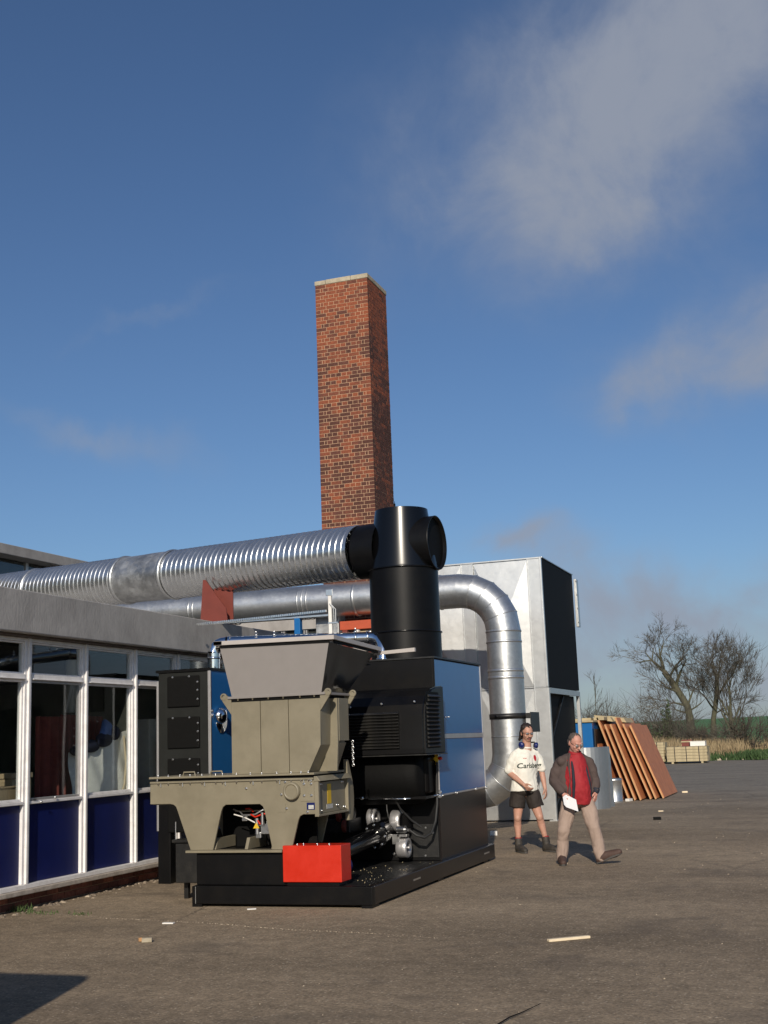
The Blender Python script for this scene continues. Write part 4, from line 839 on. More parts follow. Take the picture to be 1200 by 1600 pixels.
MB().box(-7.85, -7.68, KY0, KY0+.15, 0, .98).build('leg', 'black', fc, .006); MB().box(-7.28, -7.13, KY1-.2, KY1-.05, 0, .62).build('leg', 'black', fc, .006)
MB().box(-7.85, -7.68, KY1-.2, KY1-.05, 0, .62).build('leg', 'black', fc, .006)
MB().lathe([(0, .10), (.02, .105), (.06, .10), (.10, .07), (.12, .0)], (KX1, 13.80, 1.98), (1, 0, 0), 24, False).build('side_knob', 'chrome', fc)
MB().lathe([(0, .14), (.01, .15), (.014, .0)], (KX1, 13.88, 1.92), (1, 0, 0), 28, False).build('knob_plate', 'chrome', fc)
MB().bolts([(KX1+.002, 13.64, 2.04), (KX1+.002, 13.64, 1.98)], (1, -.3, 0), .012, .02).build('side_screws', 'bright', fc, kind='stuff')
bb_ = thing('ash_box', 'small black steel box on legs beside the left end of the skid', 'box', (-6.6, 12.4, 0))
MB().box(-6.80, -6.37, 12.15, 12.6, .18, .60).build('box_body', 'black_dusty', bb_, .008); MB().box(-6.83, -6.60, 12.12, 12.3, .601, .635).build('box_lid', 'black_dusty', bb_, .006)
for x in (-6.78, -6.50): MB().box(x, x+.05, 12.3, 12.35, 0, .179).build('leg', 'black_dusty', bb_)
MB().cyl((-6.80, 12.16, .636), (-6.80, 12.16, .82), .008, None, 8).build('dip_stick', 'bright', bb_)

# chrome crossover pipe over the hopper
cpz = 2.83; pr_ = .078
cpp = thing('chrome_pipe', 'polished steel pipe crossing behind the hopper lid with an elbow at each end', 'pipe', (-7.06, 14.0, 2.56))
MB().cyl((-7.22, 13.9, 2.566), (-7.22, 13.9, 2.76), pr_, None, 28, False).build('riser', 'chrome', cpp)
mE = [(-7.22, 13.9, 2.76)]+[(-7.10-.12*cos(t), 13.9+.03*sin(t), 2.76+.12*sin(t)) for t in (.35, .7, 1.05, 1.4)]+[(-7.05, 13.94, 2.885)]
MB().tube(mE, pr_, 28, True, False).build('elbow', 'chrome', cpp)
MB().tube([(-7.05, 13.94, 2.885), (-5.45, 14.72, 2.90)], pr_, 28, True, False).build('cross_tube', 'chrome', cpp)
e2 = [(-5.45, 14.72, 2.90), (-5.36, 14.72, 2.892), (-5.29, 14.70, 2.86), (-5.245, 14.67, 2.80), (-5.225, 14.64, 2.72), (-5.22, 14.62, 2.585)]
MB().tube(e2, pr_*.98, 28, True, False).build('elbow', 'chrome', cpp)
for c, d in (((-7.22, 13.9, 2.70), (0, 0, 1)), ((-5.46, 14.715, 2.90), (1, .5, 0)), ((-5.60, 14.64, 2.898), (1, .5, 0)), ((-7.03, 13.95, 2.885), (1, .5, 0)), ((-5.22, 14.62, 2.61), (0, 0, 1))):
    MB().lathe([(-.014, pr_), (-.010, pr_+.007), (.010, pr_+.007), (.014, pr_)], c, d, 28, False).build('clamp_ring', 'chrome', cpp)
MB().bolts([(-5.58, 14.62, 2.975), (-6.70, 14.05, 2.965), (-6.5, 14.16, 2.965)], (0, 0, 1), .012, .05).build('clamp_bolts', 'bright', cpp, kind='stuff')
# ------------------------------------------------------------------ leaning framed panels beyond the filter house
def lean_panel(xb, xt, zt, y0, y1, label, skin='hardboard', skin_side=1, rails=(0, .33, .66, 1), short=0):
    """a rectangular frame leaning to -X; its plane holds the Y direction"""
    L = Vector((xt-xb, 0, zt)); ln = L.length; L.normalize(); nrm = Vector((L.z, 0, -L.x))        # towards +X and up
    t = thing('framed_panel', label, 'panel', (xb, y0, 0), 0, 'framed panels leaning beyond the filter house')
    def bar(a0, a1, b0, b1, th0, th1, nm, mt):
        P = lambda a, b, c: Vector((xb, y0, .0))+L*a+Vector((0, b, 0))+nrm*c
        MB().hexa([P(a0, b0, th0), P(a0, b0, th1), P(a0, b1, th1), P(a0, b1, th0)], [P(a1, b0, th0), P(a1, b0, th1), P(a1, b1, th1), P(a1, b1, th0)]).build(nm, mt, t)
    W = y1-y0
    bar(.02, ln, 0, .05, -.035, 0, 'stile', 'pine'); bar(.02, ln, W-.05, W, -.035, 0, 'stile', 'pine')
    for r in rails:
        a = .02+(ln-.07)*r; bar(a, a+.05, .051, W-.051, -.035, 0, 'rail', 'pine')
    if skin_side: bar(.03, ln-.002, 0.002, W-.002, .001, .014, 'skin_board', skin)
    return t
# frames whose edges and bare faces show
lean_panel(-4.86, -5.46, 1.74, 29.9, 32.2, 'leftmost short framed panel with thin pale edge, leaning beside the blue tank', rails=(0, .5, 1))
lean_panel(-4.66, -5.30, 1.97, 30.1, 32.5, 'tall framed panel with open top, second from the blue tank', 'hardboard')
lean_panel(-4.50, -5.10, 1.80, 29.95, 32.2, 'framed panel in the middle of the leaning row, its doubled pale edge showing')
lean_panel(-4.36, -4.96, 1.80, 29.9, 32.2, 'framed panel just right of the doubled edge in the leaning row')
lean_panel(-4.18, -4.90, 1.95, 30.3, 32.9, 'tall framed panel with open top, second from the right end of the row')
lean_panel(-4.06, -4.72, 1.80, 30.3, 33.0, 'ladder framed panel directly behind the plain rightmost board', rails=(0, .2, .4, .6, .8, 1))
lean_panel(-3.92, -4.60, 1.76, 30.6, 33.3, 'rightmost leaning panel showing its whole plain orange brown face')
for i, (x, z, y, lab) in enumerate(((-5.14, 1.88, 30.6, 'left of two pale boards lying across the tops of the leaning panels'), (-4.86, 1.85, 30.9, 'right of two pale boards lying across the tops of the leaning panels'))):
    tag(MB().hexa([(x-.30, y, z+.05), (x+.12, y, z-.02), (x+.12, y+1.2, z-.02), (x-.30, y+1.2, z+.05)], [(x-.34, y, z+.16), (x+.06, y, z+.09), (x+.06, y+1.2, z+.09), (x-.34, y+1.2, z+.16)]).build('pale_board', 'timber'), lab, 'board', 'pale boards over the leaning panels')

tk = thing('blue_tank', 'square blue steel tank behind the grey sheets and left of the leaning panels', 'tank', (-5.6, 29.6, 0))
MB().box(-6.6, -5.36, 29.6, 31.0, .0, 1.86).build('tank_body', 'blue', tk, .02); MB().box(-6.65, -5.32, 29.55, 31.05, 1.861, 1.90).build('tank_rim', 'timber', tk)
MB().box(-5.34, -5.31, 29.7, 30.9, .3, 1.7).build('side_ribs', 'black_dusty', tk)
MB().box(-5.95, -5.91, 29.56, 29.598, .1, 1.8).build('stiffener', 'galv', tk, .004)
for i in range(5): MB().box(-6.6+.3*i, -6.35+.3*i, 29.7+.1*i, 30.6, 1.905, 1.93+.012*i).build('board_on_top', 'timber', tk)
gs = thing('galvanised_sheets', 'tall curved galvanised sheets standing behind the man in the brown jacket', 'sheets', (-5.0, 27.2, 0))
m_ = MB(); pts = arc((-5.2, 27.3), .55, -pi*.55, pi*.10, 12, 'xy', 0)
pp = [(p[0], p[1]) for p in pts]; pq = [(-5.2+(x+5.2)*.97, 27.3+(y-27.3)*.97) for x, y in pp]
m_.prism(pp+pq[::-1], 'z', 0, 1.30); m_.build('curved_sheet', 'galv_panel', gs)
MB().hexa([(-4.86, 27.2, 0), (-4.84, 27.2, 0), (-4.66, 27.9, 0), (-4.68, 27.9, 0)], [(-4.90, 27.2, 1.30), (-4.88, 27.2, 1.30), (-4.70, 27.9, 1.30), (-4.72, 27.9, 1.30)]).build('flat_sheet', 'galv', gs)
gc = thing('duct_offcut', 'short galvanised duct offcut standing on the tarmac by the panels', 'duct offcut', (-4.92, 29.4, 0))
MB().lathe([(0, .205), (.02, .205), (.03, .212), (.04, .205), (.50, .205), (.51, .212), (.52, .205), (.55, .205), (.55, .198), (.05, .198)], (-4.92, 29.4, 0), (0, 0, 1), 36, False).build('tube', 'galv', gc)

def timber_pack(name, x0, x1, y0, y1, z1, label, nx=1, rows=5, cols=6, straps=()):
    t = thing(name, label, 'timber stack', (x0, y0, 0), 0, 'strapped timber packs at the yard edge')
    for k in range(2): MB().box(x0+.2+k*(x1-x0-.5), x0+.3+k*(x1-x0-.5), y0, y1, 0, .09).build('bearer', 'timber', t)
    h = (z1-.09)/rows
    bm_ = MB().box(-(x1-x0)/2, (x1-x0)/2, -.085, .085, -h/2+.006, h/2-.006).mesh('board'); bm_.materials.append(M['timber'])
    for r in range(rows):
        for c in range(3): piece('board', bm_, 'timber', t, ((x0+x1)/2+random.uniform(-.02, .02), y0+.09+c*.19+random.uniform(-.012, .012), .09+h*(r+.5)))
    MB().box(x0+.02, x1-.02, y0+.6, y1, .09, z1-.01).build('inner_boards', 'timber', t)
    for x in straps: MB().box(x, x+.035, y0-.018, y1+.01, .08, z1+.006).build('strap', 'black_dusty', t)
    return t
timber_pack('timber_pack', -7.66, -5.76, 61.9, 63.6, .80, 'low strapped pack of pale timber with a white box on top', straps=(-7.3, -6.75, -6.15))
timber_pack('timber_pack', -8.9, -7.86, 62.5, 64.2, 1.04, 'square timber pack half hidden behind the leaning panels', rows=7, straps=(-8.2,))
b = thing('brown_crate', 'small brown crate on top of the low timber pack', 'crate', (-6.7, 62.6, .8))
MB().box(-6.98, -6.50, 62.5, 63.0, .808, 1.12).build('crate_body', 'oxide', b); MB().box(-7.0, -6.48, 62.48, 62.498, 1.0, 1.06).build('slat', 'timber', b)
b = thing('white_box', 'white box lying on the right end of the low timber pack', 'box', (-6.1, 62.3, .8))
MB().box(-6.55, -5.84, 62.2, 62.9, .808, 1.02).build('box_body', 'white_plastic', b, .01); MB().box(-6.56, -5.83, 62.19, 62.91, 1.021, 1.04).build('box_lid', 'white_plastic', b)

# ------------------------------------------------------------------ litter on the tarmac
def slab(name, x, y, L, w, h, ang, m_, label, cat, zoff=0.002):
    b = MB().box(-L/2, L/2, -w/2, w/2, 0, h); c, s = cos(ang), sin(ang)
    b.v = [(x+p[0]*c-p[1]*s, y+p[0]*s+p[1]*c, p[2]+zoff) for p in b.v]
    return tag(b.build(name, m_, None, min(h*.2, .003)), label, cat)
slab('wood_batten', -2.115, 10.05, .36, .042, .02, .66, 'pale_wood', 'pale wooden batten lying alone on the tarmac at lower right', 'batten')
slab('paper_scrap', -5.98, 10.55, .11, .05, .012, .1, 'white_plastic', 'flat white scrap of paper on the tarmac by the skid', 'scrap')
slab('rubble_chip', -5.62, 9.55, .085, .05, .035, .4, 'cap', 'pale rubble chip on the tarmac in front of the skid', 'stone')
slab('wood_chip', -5.70, 9.58, .03, .03, .03, .9, 'pine', 'small tan chip beside the pale rubble chip', 'stone')
slab('paper_scrap', -5.60, 11.53, .09, .05, .01, .5, 'white_plastic', 'small white scrap just in front of the skid beam', 'scrap')
slab('dark_rag', -3.165, 23.46, .14, .08, .05, .2, 'black_matt', 'small dark rag on the tarmac right of the striding man', 'rag')
slab('wood_offcut', -3.4, 25.8, .10, .05, .02, .3, 'pale_wood', 'pale offcut on the tarmac right of the leaning panels', 'offcut')
slab('wood_offcut', -3.74, 33.3, .14, .07, .04, .3, 'pale_wood', 'pale offcut at the foot of the rightmost leaning panel', 'offcut')
slab('wood_offcut', -4.64, 29.8, .2, .1, .06, 1.3, 'white_plastic', 'white lump beside the duct offcut under the leaning panels', 'offcut')
slab('wood_offcut', -4.9, 28.9, .12, .05, .02, .2, 'pale_wood', 'thin offcut in front of the short galvanised duct piece', 'offcut')
slab('white_brick', -5.42, 20.3, .12, .08, .07, .2, 'white_plastic', 'small white block by the duct elbow behind the skid', 'block')
tw = MB().tube([(-1.93, 7.05, .012), (-1.90, 7.25, .016), (-1.86, 7.42, .012), (-1.80, 7.62, .02)], [.004, .004, .003, .002], 6)  # black tube laid in place of a stick's shadow on the tarmac
tag(tw.build('twig', 'black_matt'), 'thin dark stick standing in for a stick shadow on the tarmac at the bottom edge', 'twig')
gv = MB()
for _ in range(1500):
    y = random.uniform(5.5, 30)**1.0; x = random.uniform(-.62*y-1, .1*y+.6); s = random.choice((.003, .004, .005, .007)) * (1 if y < 14 else 1.6)
    if BX0-.1 < x < BX1+.1 and BY0-.1 < y < BY1: continue
    a = random.random()*6.3; e = s*random.uniform(.6, 1.3); h = s*random.uniform(.5, 1)
    p = [(x+e*cos(a+k*pi/2)*random.uniform(.7, 1.2), y+e*sin(a+k*pi/2)) for k in range(4)]
    gv.hexa([(q[0], q[1], 0.) for q in p], [(x+(q[0]-x)*.6, y+(q[1]-y)*.6, h) for q in p])
M['grit'] = brick_mat('pale_grit', (.42, .35, .26), (.24, .19, .14), .4)
tag(gv.build('loose_grit', 'grit', None, kind='stuff'), 'loose pale grit and stone chips scattered over the tarmac', 'grit')
# strips of soil and weeds along the joint by the building
def blades(n, fn, hfn, w, lean=.35):
    b = MB()
    for _ in range(n):
        x, y = fn(); h = hfn(x, y); a = random.random()*6.28; dx, dy = cos(a)*w, sin(a)*w; lx, ly = random.uniform(-lean, lean)*h, random.uniform(-lean, lean)*h
        b.v += [(x-dx, y-dy, 0), (x+dx, y+dy, 0), (x+lx*.4+dx*.7, y+ly*.4+dy*.7, h*.6), (x+lx*.4-dx*.7, y+ly*.4-dy*.7, h*.6), (x+lx, y+ly, h)]
        k = len(b.v)-5; b.f += [(k, k+1, k+2, k+3), (k+3, k+2, k+4)]; b.sm += [False, False]
    return b
def leaf_mat(name, a, b):
    m = bpy.data.materials.new(name); m.use_nodes = True; n = m.node_tree.nodes; l = m.node_tree.links; p = n['Principled BSDF']; p.inputs['Roughness'].default_value = .8
    g = N(n, 'ShaderNodeNewGeometry'); nn_ = N(n, 'ShaderNodeTexNoise', inp={'Scale': .35, 'Detail': 4.}); l.new(g.outputs['Position'], nn_.inputs['Vector'])
    ad = N(n, 'ShaderNodeMath', operation='MULTIPLY_ADD', inp={1: .55}); l.new(g.outputs['Random Per Island'], ad.inputs[0])
    r = N(n, 'ShaderNodeMapRange', inp={1: .3, 2: .7, 3: 0, 4: .6}); l.new(nn_.outputs[0], r.inputs[0]); l.new(r.outputs[0], ad.inputs[2])
    x = N(n, 'ShaderNodeMixRGB', inp={1: (*a, 1), 2: (*b, 1)}); l.new(ad.outputs[0], x.inputs[0]); l.new(x.outputs[0], p.inputs['Base Color']); return m
M['weed'] = leaf_mat('weed_green', (.035, .07, .015), (.08, .12, .035)); M['dry'] = leaf_mat('dry_grass', (.17, .12, .062), (.37, .285, .16)); M['grass'] = leaf_mat('green_grass', (.022, .055, .012), (.055, .10, .03))
M['bark'] = mat('mossy_bark', (.075, .075, .045), .95, 0, var=.35, vscale=2, dirt=(.10, .085, .06), dscale=1.5); M['twig'] = mat('bare_twigs', (.095, .082, .062), .95, 0, var=.3, vscale=1)
M['bramble'] = leaf_mat('bramble', (.045, .028, .018), (.12, .075, .045)); M['ivy'] = leaf_mat('evergreen_leaf', (.028, .05, .015), (.07, .10, .035))
for lab, cx, cy, r, n in (('green weed clump growing at the left edge against the brick plinth', -8.15, 11.2, .10, 90), ('low green weeds in the joint beside the first blue panel', -7.75, 11.12, .14, 70), ('tiny tuft in the tarmac joint right of the weeds', -7.25, 11.05, .08, 26)):
    tag(blades(n, lambda: (cx+random.gauss(0, r), cy+random.gauss(0, r*.45)), lambda x, y: random.uniform(.02, .09 if r == .10 else .035),   .005, .7).build('weed', 'weed', None, kind='stuff'), lab, 'weed')
cr = MB()                                                       # raised dusty line where two tarmac lays meet
y0 = 11.18; x = -8.1
while x < -3.2:
    w = random.uniform(.004, .017); yy = y0-(x+8.1)*.235+.03*sin(x*3)+random.uniform(-.02, .02)
    cr.hexa([(x, yy-w*.4, 0), (x+w, yy-w*.5, 0), (x+w, yy+w*.4, 0), (x, yy+w*.4, 0)], [(x+w*.2, yy-w*.2, w*.3), (x+w*.8, yy-w*.2, w*.35), (x+w*.8, yy+w*.2, w*.3), (x+w*.2, yy+w*.2, w*.3)]); x += w*random.uniform(.5, 2.6)
tag(cr.build('tarmac_joint', 'grit', None, kind='stuff'), 'broken line of grit along the tarmac joint before the skid', 'grit')
cr = MB()
for _ in range(240):
    y = random.uniform(9, 17.5); x = -8.19+abs(random.gauss(0, .10)); s = random.uniform(.008, .03)
    cr.hexa([(x-s, y-s, 0), (x+s, y-s*.7, 0), (x+s*.8, y+s, 0), (x-s, y+s, 0)], [(x-s*.5, y-s*.5, s*.5), (x+s*.5, y-s*.4, s*.5), (x+s*.4, y+s*.5, s*.6), (x-s*.5, y+s*.5, s*.5)])
tag(cr.build('wall_foot_debris', 'grit', None, kind='stuff'), 'crumbled grit and soil along the foot of the brick plinth', 'debris')

# ------------------------------------------------------------------ verge, dry grass, hedge and trees
def edge_y(x): return 65.6+.45*sin(x*.9)-.14*(x+6)*(1 if x < 0 else 0)-(.84 if x >= 0 else 0)
random.seed(11)
def dryfn():
    x = random.uniform(-34, 8); return x, edge_y(x)+1.0+abs(random.random()**1.25)*17
def dh(x, y):
    q = y-edge_y(x); return max(.15, (1.0+.65*(.5+.5*sin(x*.45+1.2))*(.5+.5*sin(y*.4+x*.2)))*min(1, q/3.)*random.uniform(.55, 1.15)*(.35 if (x > -4.6 and q < 9) else 1)*(.8 if x > -4.6 else 1))
tag(blades(26000, dryfn, dh, .026).build('dry_grass', 'dry', None, kind='stuff'), 'tall dead straw coloured grass beyond the tarmac edge', 'grass')
def gfn():
    if random.random() < .65: x = random.uniform(-4.9, 6); return x, edge_y(x)+.5+random.random()*8
    x = random.uniform(-12, 6); return x, edge_y(x)+random.random()*3.0
tag(blades(15000, gfn, lambda x, y: random.uniform(.10, .48), .035, .5).build('green_grass', 'grass', None, kind='stuff'), 'rough green grass along the far edge of the tarmac', 'grass')
rb_ = MB()
for _ in range(70):
    x = random.uniform(-6.2, 4); y = edge_y(x)+random.uniform(.1, .9); s = random.uniform(.04, .16)
    rb_.hexa([(x-s, y-s, 0), (x+s, y-s, 0), (x+s, y+s, 0), (x-s, y+s, 0)], [(x-s*.6, y-s*.5, s*.6), (x+s*.5, y-s*.6, s*.8), (x+s*.6, y+s*.5, s*.7), (x-s*.5, y+s*.6, s*.5)])
tag(rb_.build('edge_rubble', 'cap', None, kind='stuff'), 'pale rubble and litter strewn along the tarmac edge', 'rubble')

def grow(m_, tw, p, d, r, ln, depth, spread=.5, up_=.12, minr=.016, n=6, bias=Vector((0, 0, 0))):
    steps = max(2, int(ln/.9)) if depth > 1 else 2
    pts = [p.copy()]; rs = [r]; q = p.copy(); dd = d.copy(); r1 = r*(.62 if depth else .3)
    for i in range(steps):
        dd = (dd+Vector((random.gauss(0, .13), random.gauss(0, .13), random.gauss(0, .10)+up_*.25))+bias*.05).normalized(); q = q+dd*(ln/steps); pts.append(q.copy()); rs.append(r+(r1-r)*(i+1)/steps)
    (m_ if r > .055 else tw).tube(pts, rs, n if r > .06 else 3, r > .06, False)
    if depth <= 0: return
    k = 3 if depth > 1 else random.choice((4, 5))
    for j in range(k):
        i = len(pts)-1 if j < 1 else random.randint(max(1, len(pts)//2), len(pts)-1)
        a = random.random()*6.28; ax = dd.orthogonal().normalized(); ax = Quaternion(dd, a) @ ax
        nd = (Quaternion(ax, random.uniform(.25, .85)*spread*2) @ dd); nd = (nd+Vector((0, 0, up_*.4))+bias*.15).normalized()
        grow(m_, tw, pts[i], nd, max(minr, rs[i]*random.uniform(.55, .74)), ln*random.uniform(.66, .95), depth-1, spread, up_, minr, n, bias)
def tree(name, label, base, trunk, r, depth, limbs, spread=.5, cat='tree', up_=.12, minr=.016, group=None):
    t = thing(name, label, cat, base, 0, group); a = MB(); b = MB(); p = Vector(base)
    pts = [p+Vector(q) for q in trunk]; rs = [r*(1.25 if i == 0 else 1-.35*i/len(pts)) for i in range(len(pts))]
    a.tube(pts, rs, 8, True, False)
    for q, d, rr, ln in limbs: grow(a, b, p+Vector(q), Vector(d).normalized(), rr, ln*.74, depth, spread, up_, minr)
    a.build('trunk', 'bark', t); b.build('crown', 'twig', t); return t
random.seed(5)
tree('bare_tree', 'leftmost large bare tree leaning left beyond the yard, mossy trunk', (-11.3, 109, 0), [(0, 0, 0), (-.02, 0, 2.6), (-.15, 0, 3.6), (-1.1, .1, 5.4), (-1.9, .2, 6.6)], .34, 5,
     [((-.05, 0, 3.4), (-1.2, .3, .75), .12, 1.7), ((-.15, 0, 3.6), (.6, .2, 1), .11, 1.9), ((-.7, 0, 4.7), (-1.3, -.2, .8), .14, 1.8), ((-1.0, .1, 5.2), (.35, -.3, 1.), .16, 2.2), ((-1.9, .2, 6.6), (-.9, 0, .9), .17, 1.9), ((-1.9, .2, 6.6), (-.1, .3, 1.), .17, 1.9), ((-1.5, .1, 6.0), (.5, .2, 1), .13, 1.9), ((-.02, 0, 3.0), (-1.5, -.2, .3), .09, 1.6), ((0, 0, 3.2), (1, 0, .6), .08, 1.6)], .50, minr=.012)
tree('bare_tree', 'middle bare tree, slim and upright between the two wider ones', (-9.7, 111, 0), [(0, 0, 0), (.15, 0, 2.4), (.55, .1, 4.2), (.75, .1, 6)], .24, 5,
     [((.3, 0, 3.2), (-.6, 0, 1), .10, 1.8), ((.5, .1, 4.2), (.8, .2, 1), .12, 1.8), ((.75, .1, 6), (-.3, 0, 1), .12, 1.6), ((.75, .1, 6), (.4, .2, 1), .12, 1.5), ((.2, 0, 2.8), (.9, -.2, .5), .07, 1.5)], .42, minr=.012)
tree('bare_tree', 'rightmost bare tree with several upright stems rising together', (-8.0, 110, 0), [(0, 0, 0), (0, 0, 1.8), (.0, 0, 3)], .20, 5,
     [((0, 0, .8), (-.30, 0, 1), .12, 3.0), ((0, 0, 1.0), (.12, .1, 1), .13, 3.4), ((0, 0, .9), (.42, -.1, 1), .10, 2.8), ((0, 0, 3), (-.1, .2, 1), .13, 2.6), ((.0, 0, 2.0), (.8, .2, .9), .09, 2.1), ((.0, 0, 2.4), (-1., .2, .9), .08, 1.8)], .38, up_=.2, minr=.012)
tree('sapling', 'thin leafless sapling standing alone left of the tree group', (-19.5, 110, 0), [(0, 0, 0), (0, 0, 3), (.05, 0, 5), (0, 0, 6.6)], .035, 2, [((0, 0, 2.4+.5*i), (random.uniform(-1, 1), 0, 1.1), .02, .9) for i in range(8)], .3, 'tree', minr=.010)
def bush(label, c, r, h, n=60, mt='bramble', leaves=1400, ls=.07):
    t = thing('bush', label, 'bush', (c[0], c[1], 0), 0); a = MB(); b = MB()
    for _ in range(n):
        x = c[0]+random.gauss(0, r[0]*.45); y = c[1]+random.gauss(0, r[1]*.5); d = Vector((random.gauss(0, .4), random.gauss(0, .4), 1)).normalized()
        grow(a, a, Vector((x, y, 0)), d, .03, h*random.uniform(.35, .62), 2, .5, .05, .014)
    for _ in range(leaves):
        u = random.gauss(0, .42); v = random.gauss(0, .42); lim = max(.2, 1-(u*u*.7)); z = random.uniform(.05, h)*lim*(.8+.2*sin(u*9)); p = Vector((c[0]+u*r[0], c[1]+v*r[1], z))
        s = ls*random.uniform(.6, 1.4); e1 = Vector((random.gauss(0, 1), random.gauss(0, 1), random.gauss(0, 1))).normalized()*s; e2 = e1.orthogonal().normalized()*s*.8
        k = len(b.v); b.v += [p-e1, p-e2*.8, p+e1, p+e2*.8]; b.f.append((k, k+1, k+2, k+3)); b.sm.append(False)
    b.v = [tuple(p) for p in b.v]
    a.build('stems', 'twig', t); b.build('foliage', mt, t); return t
bush('dark reddish bramble thicket left of the leaning tree', (-14.2, 101, 0), (1.5, 1.2), 2.3, 60, 'bramble', 1600, .06)
bush('round green leaved bush under the leaning tree', (-12.3, 101.5, 0), (.8, .9), 4.2, 30, 'ivy', 1100, .085)
bush('dark low bramble under the middle trees', (-9.9, 102, 0), (1.5, 1), 1.6, 40, 'bramble', 900, .06)
bush('brown scrub beneath the lone sapling', (-18.2, 104, 0), (2.4, 1.2), 3.4, 90, 'bramble', 500, .05)
bush('grey brown scrub patch in front of the many stemmed tree', (-5.0, 76, 0), (.7, .8), 2.2, 45, 'bramble', 800, .05)
bush('straggly scrub at the right of the dry grass', (-3.0, 82, 0), (1.5, 1.0), 1.5, 30, 'bramble', 500, .05)
bush('low scrub hidden among dry grass behind the timber packs', (-8.2, 84, 0), (1.6, 1.0), 1.8, 40, 'bramble', 600, .05)
bush('green bush in the hedge line right of the reddish thicket', (-11.0, 88, 0), (1.2, .8), 2.2, 40, 'ivy', 900, .07)

# parked van behind the viewer: its shadow lies across the lower left corner
vn = thing('parked_van', 'white panel van parked behind the viewer, only its shadow reaching the picture', 'van', (-5.2, 1.0, 0))
vp = [(1.0+0, .35), (3.4, .35), (3.42, 1.9), (3.36, 2.25), (3.25, 2.36), (-1.0, 2.36), (-1.25, 2.2), (-1.6, 1.35), (-2.3, 1.1), (-2.45, .8), (-2.4, .35)]
MB().prism(vp[::-1], 'x', -6.3, -4.04).build('body', 'van_white', vn, .09, seg=4)
for x in (-6.25, -4.35):
    for y in (-1.6, 2.5):
        w_ = MB().lathe([(0, .30), (.03, .34), (.15, .34), (.18, .30)], (x, y, .34), (1, 0, 0), 28).build('wheel', 'rubber', vn); MB().lathe([(-.005, .19), (.185, .19)], (x, y, .34), (1, 0, 0), 20).build('rim', 'bright', w_)
MB().prism([(-1.52, 1.38), (-1.22, 2.12), (-.5, 2.12), (-.5, 1.38)], 'x', -4.135, -4.13).build('side_window', 'black_gloss', vn)
MB().box(-6.1, -4.35, 3.425, 3.44, 1.45, 2.0).build('rear_window', 'black_gloss', vn); MB().box(-6.2, -4.25, 3.42, 3.50, .38, .55).build('bumper', 'black_matt', vn, .02)
# ------------------------------------------------------------------ people
M['skin'] = mat('skin', (.46, .25, .18), .55, 0, var=.08, vscale=10, bump=.05, dirt=(.50, .24, .17), dscale=5)
M['skin_red'] = mat('ruddy_skin', (.50, .25, .19), .55, 0, var=.08, vscale=10, dirt=(.50, .20, .15), dscale=6)
M['hair_dark'] = mat('dark_brown_hair', (.020, .013, .010), .55, 0, var=.4, vscale=40, bump=.6, bscale=120)
M['hair_grey'] = mat('short_grey_hair', (.085, .066, .055), .7, 0, var=.4, vscale=40, bump=.6, bscale=140)
M['shirt'] = mat('cream_football_shirt', (.72, .70, .63), .75, 0, var=.04, vscale=6, bump=.25, bscale=9)
M['shorts'] = mat('black_brown_shorts', (.022, .016, .013), .8, 0, var=.2, bump=.4, bscale=14)
M['jacket'] = mat('brown_grey_jacket', (.068, .047, .042), .85, 0, var=.12, vscale=5, bump=.5, bscale=12)
M['jacket_in'] = mat('navy_jacket_lining', (.012, .015, .025), .8, 0)
M['redshirt'] = mat('red_shirt', (.30, .012, .018), .75, 0, var=.12, vscale=7, bump=.4, bscale=12)
M['trousers'] = mat('stone_pink_trousers', (.33, .245, .20), .85, 0, var=.07, vscale=5, bump=.5, bscale=11)
M['boots'] = mat('dark_worn_boots', (.030, .026, .022), .7, 0, var=.3, dirt=(.08, .065, .05), dscale=20)
M['brownshoe'] = mat('brown_suede_shoes', (.060, .032, .024), .75, 0, var=.2, dirt=(.09, .06, .05), dscale=15)
M['sole'] = mat('grey_sole', (.06, .055, .05), .8); M['eye'] = mat('eye_white', (.55, .5, .48), .3); M['iris'] = mat('dark_iris', (.015, .01, .01), .2)
M['lips'] = mat('lips', (.34, .10, .085), .5); M['earcup'] = mat('blue_ear_cup', (.010, .02, .12), .35); M['earring'] = mat('red_sock_band', (.25, .02, .02), .7)
M['lens'] = mat('spectacle_lens', (.55, .58, .6), .06, .85); M['frame_dark'] = mat('spectacle_wire', (.12, .11, .10), .3, .8)
M['print_dark'] = mat('dark_green_print', (.012, .03, .02), .7); M['print_red'] = mat('red_print', (.42, .02, .03), .7); M['paper'] = mat('white_paper', (.72, .73, .76), .6)

